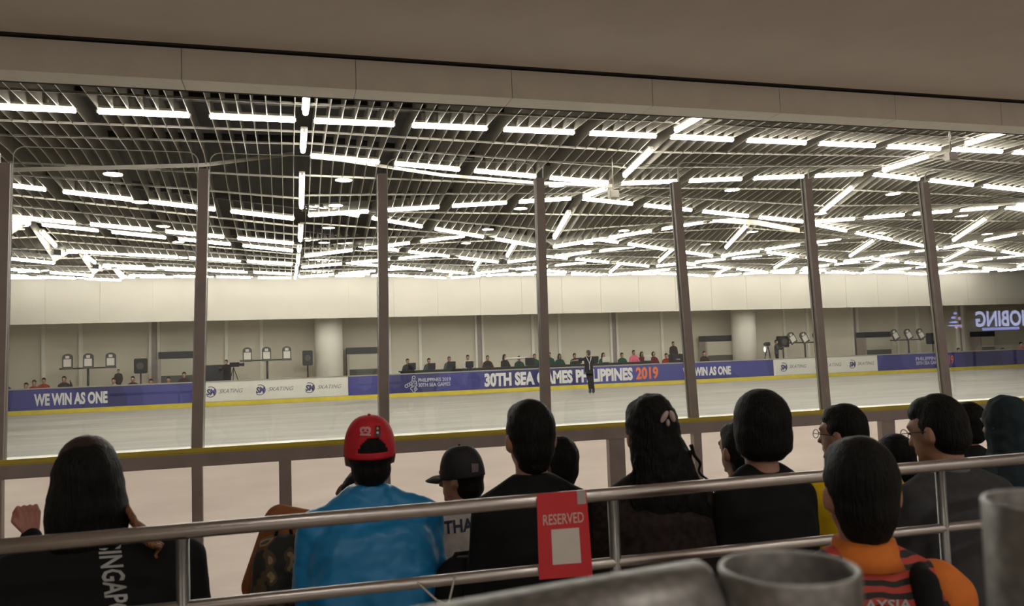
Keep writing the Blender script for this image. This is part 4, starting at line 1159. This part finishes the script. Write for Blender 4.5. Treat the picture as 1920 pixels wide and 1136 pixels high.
# ------------------------------------------------------------------ far people
C_G = cloth('cloth_green', (0.012, 0.055, 0.03)); C_PK = cloth('cloth_pink', (0.62, 0.12, 0.18)); C_DR = cloth('cloth_dark_red', (0.11, 0.012, 0.016)); C_RD = cloth('cloth_red', (0.30, 0.03, 0.02))
C_GR = cloth('cloth_slate', (0.05, 0.052, 0.052)); C_DB = cloth('cloth_dark_brown', (0.035, 0.02, 0.016)); C_W2 = cloth('cloth_offwhite', (0.5, 0.47, 0.42))
def far(px, py, top, lab, hs='crop', yaw=PI, Y=35.75, hm=M_HAIR, stand=False, hands=None, hy=0.0, group='people seated beyond the far board', s=None, fz=0.45, lean=0.05):
    p = standing(hands=hands, headyaw=hy) if stand else seated(W=0.42, lean=lean, hands=hands or (((-0.24, 0.1, 0.72), (-0.12, 0.34, 0.72)), ((0.24, 0.1, 0.72), (0.12, 0.34, 0.72))), headyaw=hy)
    T = atY(px, py, Y); r = ray(px, py); d = (T - Vector((0, 0, EYE))).length * FPX / r.length
    o = body_mesh(p, 0.024, M_SKIN); jacket(p, top, o, 0.024); trousers(p, C_TROU, o, 0.035); hair(p, hs, hm, o, 0.02, 0)
    place(o, p, px, py, d, fz, yaw, s or (1.0 if not stand else None)); tag(o, lab, 'person', group)
    return o
G1 = 'officials seated at the long desk'
far(764, 672, C_GR, 'grey clad official at the left end of the long desk', group=G1)
far(804, 671, C_GR, 'masked official behind the second monitor of the long desk', group=G1)
far(842, 668, C_GR, 'official behind the third monitor of the long desk', hm=M_HAIRB, group=G1)
far(877, 665, C_W2, 'official with a white sleeve behind the fourth monitor', group=G1)
far(914, 666, C_DR, 'official in dark red left of the fourth glass post, behind a monitor', hm=M_HAIRB, group=G1)
far(946, 664, C_DB, 'official in dark clothes leaning on the desk by the rolled banner', hs='long', group=G1, yaw=PI + 0.4)
far(973, 667, C_G, 'official in green under the rolled banner', group=G1)
far(1002, 663, C_G, 'official in green just left of the fourth glass post', hm=M_HAIRB, group=G1)
far(1030, 660, C_G, 'official in green just right of the fourth glass post', group=G1)
far(1049, 663, C_G, 'official in green with long dark hair between the post and the skater', hs='long', group=G1, Y=36.4)
far(1077, 662, C_G, 'official in green left of the skater', group=G1)
far(1131, 661, C_G, 'official in green behind the white laptop right of the skater', hs='long', group=G1)
far(1166, 661, C_G, 'official in dark green with a white object before the face', group=G1)
far(1188, 656, C_PK, 'official in a bright pink top', group=G1)
far(1203, 659, C_DR, 'official in dark red with long hair beside the pink top', hs='long', group=G1, Y=36.4)
far(1225, 659, C_DR, 'official in dark red right of the white laptop', hs='bob', group=G1)
far(1262, 640, C_DB, 'operator standing up behind the black equipment case', stand=True, group='standing people beyond the far board', Y=36.2)
far(1249, 662, C_RD, 'person in red left of the black equipment case', group=G1, Y=35.6)
far(1275, 663, C_RD, 'person in red right of the black equipment case', group=G1, Y=35.9)
far(1320, 658, C_DB, 'person in dark brown left of the third booth')
far(8, 711, C_GR, 'person in grey at the left edge beyond the far board', Y=34.9)
far(49, 717, C_DB, 'dark haired person left of the two red shirts at the far left', Y=34.9)
far(64, 712, C_RD, 'person in a red shirt at the far left, the left one of two', Y=35.6)
far(82, 708, C_RD, 'person in a red shirt at the far left, the right one of two', Y=36.3)
far(120, 705, C_DB, 'person in dark clothes below the left panel stand', Y=35.2, hands=(((-0.3, 0.15, 0.9), (-0.32, 0.35, 1.1)), None))
far(222, 692, C_DB, 'person standing with arms forward left of the loudspeaker', stand=True, group='standing people beyond the far board', Y=35.6)
far(213, 708, cloth('cloth_pale_pink', (0.36, 0.25, 0.22)), 'person in a pale pink top left of the loudspeaker', Y=34.9)
far(249, 705, C_DB, 'person in dark clothes under the left loudspeaker', Y=35.0)
far(283, 710, C_DB, 'person leaning forward under the left pair of mullions', Y=34.9, lean=0.3)
far(316, 706, cloth('cloth_rust', (0.13, 0.06, 0.04)), 'person in rust brown before the wide booth', Y=35.0)
far(345, 697, C_DB, 'person in dark clothes with a red sash before the wide booth', Y=35.4)
far(1455, 637, C_GR, 'camera operator in grey behind the camera at the right', stand=True, group='standing people beyond the far board', Y=35.6, yaw=PI + 0.7, hands=(((-0.28, 0.2, 1.15), (-0.1, 0.4, 1.28)), ((0.28, 0.2, 1.15), (0.1, 0.4, 1.28))))
far(424, 674, C_BLACK2, 'camera operator in black right of the second glass post', stand=True, group='standing people beyond the far board', Y=35.7, yaw=PI - 0.7, hands=(((-0.28, 0.2, 1.15), (-0.1, 0.4, 1.28)), ((0.28, 0.2, 1.15), (0.1, 0.4, 1.28))))
far(1797, 652, cloth('cloth_beige_far', (0.2, 0.15, 0.1)), 'person sitting low right of the seventh glass post', Y=35.6)
far(1880, 652, C_BLACK2, 'dark haired person sitting low under the lit sign', Y=35.6)
far(1914, 641, C_PK, 'person in pink at the right edge beyond the far board', Y=35.6)
# video cameras
def video_camera(x, y, Y, yaw, lab):
    P = atY(x, y, Y); t = empty('video_camera', (P.x, P.y, FLZ), yaw); tag(t, lab, 'camera', 'video cameras across the rink'); z = P.z - FLZ
    bm = bmesh.new(); box(bm, -0.08, 0.08, -0.05, 0.35, z - 0.09, z + 0.1); bmesh.ops.bevel(bm, geom=bm.edges[:], offset=0.02, segments=2, affect='EDGES'); obj('camera_body', bm, M_BLACKP, t)
    bm = bmesh.new(); tube(bm, [(0, 0.35, z), (0, 0.5, z), (0, 0.58, z)], [0.055, 0.055, 0.075], 14); obj('lens', bm, M_BLACKP, t)
    bm = bmesh.new()
    for a in range(3): tube(bm, [(0, 0.1, z - 0.1), (0.35 * math.cos(a * 2.09 + .5), 0.1 + 0.35 * math.sin(a * 2.09 + .5), 0.01)], 0.018, 6)
    obj('tripod', bm, M_BLACKP, t)
video_camera(1441, 645, 35.3, PI - 0.9, 'black video camera on a tripod aimed left, at the right of the far side')
video_camera(434, 684, 35.3, PI + 1.0, 'black video camera aimed right, beside the operator in black')

# ------------------------------------------------------------------ the skater
p = standing(W=0.40, hands=(((-0.40, -0.02, 1.36), (-0.60, 0.02, 1.34)), ((0.26, 0.18, 1.22), (0.12, 0.36, 1.3))), headyaw=0.7)
p.sh = [Vector((s_ * 0.165, 0, 1.385)) for s_ in (-1, 1)]
p.kn[1] = Vector((0.11, 0.0, 0.52)); p.an[0] = Vector((0.02, 0.02, 0.16)); p.an[1] = Vector((0.15, 0.0, 0.16)); p.kn[0] = Vector((0.0, 0.03, 0.52)); p.hip = [Vector((-0.06, 0, 0.92)), Vector((0.08, 0, 0.92))]
SK = body_mesh(p, 0.015, M_SKIN)
jk = jacket(p, C_BLACK, SK, 0.014, sleeve=0.45, collar=False, name='shirt'); trousers(p, C_BLACK, SK, 0.014); hair(p, 'crop', M_HAIRB, SK, 0.012, 0.006)
bm = bmesh.new()
tube(bm, [(-0.10, 0.05, 1.47), (-0.09, -0.07, 1.46), (-0.06, -0.125, 1.36), (0.0, -0.14, 1.22)], 0.013, 6); tube(bm, [(0.10, 0.05, 1.47), (0.09, -0.07, 1.46), (0.06, -0.125, 1.36), (0.0, -0.14, 1.22)], 0.013, 6)
tube(bm, [(0.0, -0.14, 1.22), (0.0, -0.145, 1.05), (0.0, -0.135, 0.96)], 0.013, 6); o = obj('braces', bm, M_TXT, SK); o['label'] = 'white braces crossing into a Y'
for i in (0, 1):
    A = p.an[i]
    bm = bmesh.new(); capsule(bm, A + Vector((0, -0.02, 0.02)), A + Vector((0, -0.02, -0.06)), 0.055, 0.05); capsule(bm, A + Vector((0, -0.03, -0.07)), A + Vector((0, 0.15, -0.08)), 0.045, 0.038)
    sk_ = blob('skate', bm, M_BLACKP, SK, 0.012, 2)
    bm = bmesh.new(); box(bm, A.x - 0.004, A.x + 0.004, A.y - 0.09, A.y + 0.19, 0.0, 0.03); box(bm, A.x - 0.008, A.x + 0.008, A.y - 0.06, A.y - 0.03, 0.03, 0.06); box(bm, A.x - 0.008, A.x + 0.008, A.y + 0.11, A.y + 0.14, 0.03, 0.06)
    obj('blade', bm, mat('blade_steel', (0.7, 0.7, 0.68), 0.25, 0.8), sk_)
P = atZ(1106, 739, 0.0); T = atY(1103, 656, P.y); s_ = T.z / 1.745
SK.location = P; SK.scale = (s_, s_, s_); SK.rotation_euler = (0, 0, -0.15)
tag(SK, 'figure skater in black with white braces standing on the ice, left arm out', 'person')

# ------------------------------------------------------------------ handrails in front of the viewer
RY = 2.1
hr = empty('handrail', (0, RY, FL)); tag(hr, 'double stainless handrail running across the foreground', 'handrail')
def rail(name, z0, z1, r):
    bm = bmesh.new(); tube(bm, [(-2.2, 0, z0 - FL), (4.6, 0, z1 - FL)], r, 24); return obj(name, bm, M_CHROME, hr)
rail('top_rail', 1.440, 1.434, 0.0185)
for k in range(-2, 4):
    X = -0.249 + 1.12 * k
    bm = bmesh.new(); tube(bm, [(X, 0.0, 0), (X - 0.004, 0.0, 1.422 - FL)], 0.0155, 16); obj('post', bm, M_CHROME_D, hr)
rail('lower_rail', 1.272, 1.222, 0.0150)
# support floor and benches of the stand
sbox('floor_tier', (XL, XR, -9.0, 3.42, -0.4, FL), M_FLOOR)
for (Y, z0, z, lab) in ((2.82, FL, FL + 0.40, 'long dark bench under the nearest row of spectators'), (3.75, -0.4, 0.36, 'long dark bench under the front row of spectators')):
    t = bx('bench', (-2.0, 5.5, Y - 0.17, Y + 0.17, z - 0.04, z), M_DECK, None, 0.006); tag(t, lab, 'bench', 'spectator benches')
    for X in (-1.8, 0.5, 2.8, 5.2): bx('leg', (X - 0.03, X + 0.03, Y - 0.12, Y + 0.12, z0, z - 0.04), M_STEEL, t)

# red RESERVED card hung on the rails
SYc = RY - 0.024
c = [atY(x, y, SYc) for x, y in ((1006, 926), (1099, 918), (1111, 1079), (1011, 1086))]
O0 = c[0].copy()
card = empty('reserved_card', O0); tag(card, 'red card reading RESERVED hung over both rails', 'sign')
def cardpt(u, v): return (c[0].lerp(c[1], u)).lerp(c[3].lerp(c[2], u), v) - O0
def cquad(bm, u0, v0, u1, v1, dy, th=0.002, mi=0):
    f = [bm.verts.new(cardpt(u, v) + Vector((0, dy - th, 0))) for u, v in ((u0, v0), (u1, v0), (u1, v1), (u0, v1))]
    b = [bm.verts.new(cardpt(u, v) + Vector((0, dy, 0))) for u, v in ((u0, v0), (u1, v0), (u1, v1), (u0, v1))]
    bm.faces.new(f); bm.faces.new(b[::-1])
    for q in range(4): bm.faces.new((f[q], b[q], b[(q + 1) % 4], f[(q + 1) % 4]))
bm = bmesh.new(); cquad(bm, 0, 0, 1, 1, 0); obj('card', bm, M_RED, card)
bm = bmesh.new(); cquad(bm, 0.255, 0.43, 0.795, 0.84, -0.0025, 0.0006); obj('paper', bm, M_PAPER, card)
bm = bmesh.new(); cquad(bm, 0.80, 0.0, 0.975, 0.16, -0.0025, 0.0006); obj('clip', bm, mat('clip_grey', (0.42, 0.36, 0.33), .6), card)
bm = text_bm('RESERVED', 0.012)
for v in bm.verts: v.co = cardpt(0.105 + 0.80 * v.co.x, 0.375 - 0.125 * v.co.y) + Vector((0, -0.0028, 0))
obj('lettering', bm, mat('card_print', (0.62, 0.42, 0.38), .7), card)
# cable tie on the lower rail
bm = bmesh.new()
A, B, C_, D_ = atY(783, 1092, RY - 0.02), atY(828, 1134, RY - 0.03), atY(842, 1128, RY - 0.03), atY(852, 1084, RY - 0.02)
tube(bm, [A, B, C_, D_, atY(856, 1076, RY + 0.0)], 0.0028, 8)
tube(bm, [atY(820, 1128, RY - 0.03), atY(848, 1140, RY - 0.03)], 0.006, 8)
o = obj('cable_tie', bm, mat('tie_white', (0.42, 0.39, 0.35), 0.4)); tag(o, 'white cable tie looped on the lower rail behind the blue jacket', 'cable tie')

# ------------------------------------------------------------------ galvanised pipes close to the viewer
def galv():
    m = bpy.data.materials.new('galvanised'); m.use_nodes = True; nt = m.node_tree
    b = nt.nodes['Principled BSDF']; b.inputs['Metallic'].default_value = 0.75
    tc = nt.nodes.new('ShaderNodeTexCoord'); v = nt.nodes.new('ShaderNodeTexVoronoi'); v.inputs['Scale'].default_value = 90
    nt.links.new(tc.outputs['Object'], v.inputs[0])
    r = nt.nodes.new('ShaderNodeValToRGB'); r.color_ramp.elements[0].color = (0.3, 0.285, 0.275, 1); r.color_ramp.elements[1].color = (0.15, 0.145, 0.14, 1)
    nt.links.new(v.outputs['Distance'], r.inputs[0]); nt.links.new(r.outputs[0], b.inputs['Base Color'])
    b.inputs['Roughness'].default_value = 0.42
    bp = nt.nodes.new('ShaderNodeBump'); bp.inputs['Strength'].default_value = 0.25; bp.inputs['Distance'].default_value = 0.0008
    nt.links.new(v.outputs['Distance'], bp.inputs['Height']); nt.links.new(bp.outputs[0], b.inputs['Normal'])
    return m
M_GALV = galv()
def pipe(P, Q, R, th, lab):
    """open ended pipe from P to Q"""
    P = Vector(P); Q = Vector(Q); d = (Q - P).normalized(); u, v = frame_axes(d); n = 48
    bm = bmesh.new()
    def ring(c, r): return [bm.verts.new(c + (u * math.cos(2 * PI * k / n) + v * math.sin(2 * PI * k / n)) * r - P) for k in range(n)]
    rs = [ring(P, R), ring(Q - d * 0.002, R), ring(Q, R - 0.001), ring(Q, R - th + 0.001), ring(Q - d * 0.002, R - th), ring(P, R - th)]
    for a, b in zip(rs, rs[1:] + rs[:1]):
        for k in range(n): f = bm.faces.new((a[k], a[(k + 1) % n], b[(k + 1) % n], b[k])); f.smooth = True
    o = obj('galvanised_pipe', bm, M_GALV); o.location = P; tag(o, lab, 'pipe'); return o
dA = 0.56; R_ = 128 * dA / FPX
C0 = atD(1478, 1062, dA)
pipe((C0.x, C0.y, FL), C0, R_, 0.0045, 'blurred upright galvanised pipe with an open top, right of the bottom centre')
C1 = atD(1985, 938, dA)
pipe((C1.x, C1.y, FL), C1, R_, 0.0045, 'blurred upright galvanised pipe at the right edge')
A = atD(1330, 1045 + 112, dA + 0.02); B = atD(780, 1128 + 130, dA - 0.02)
pipe(B, A, R_ * 0.85, 0.004, 'blurred galvanised pipe lying level at the bottom centre')
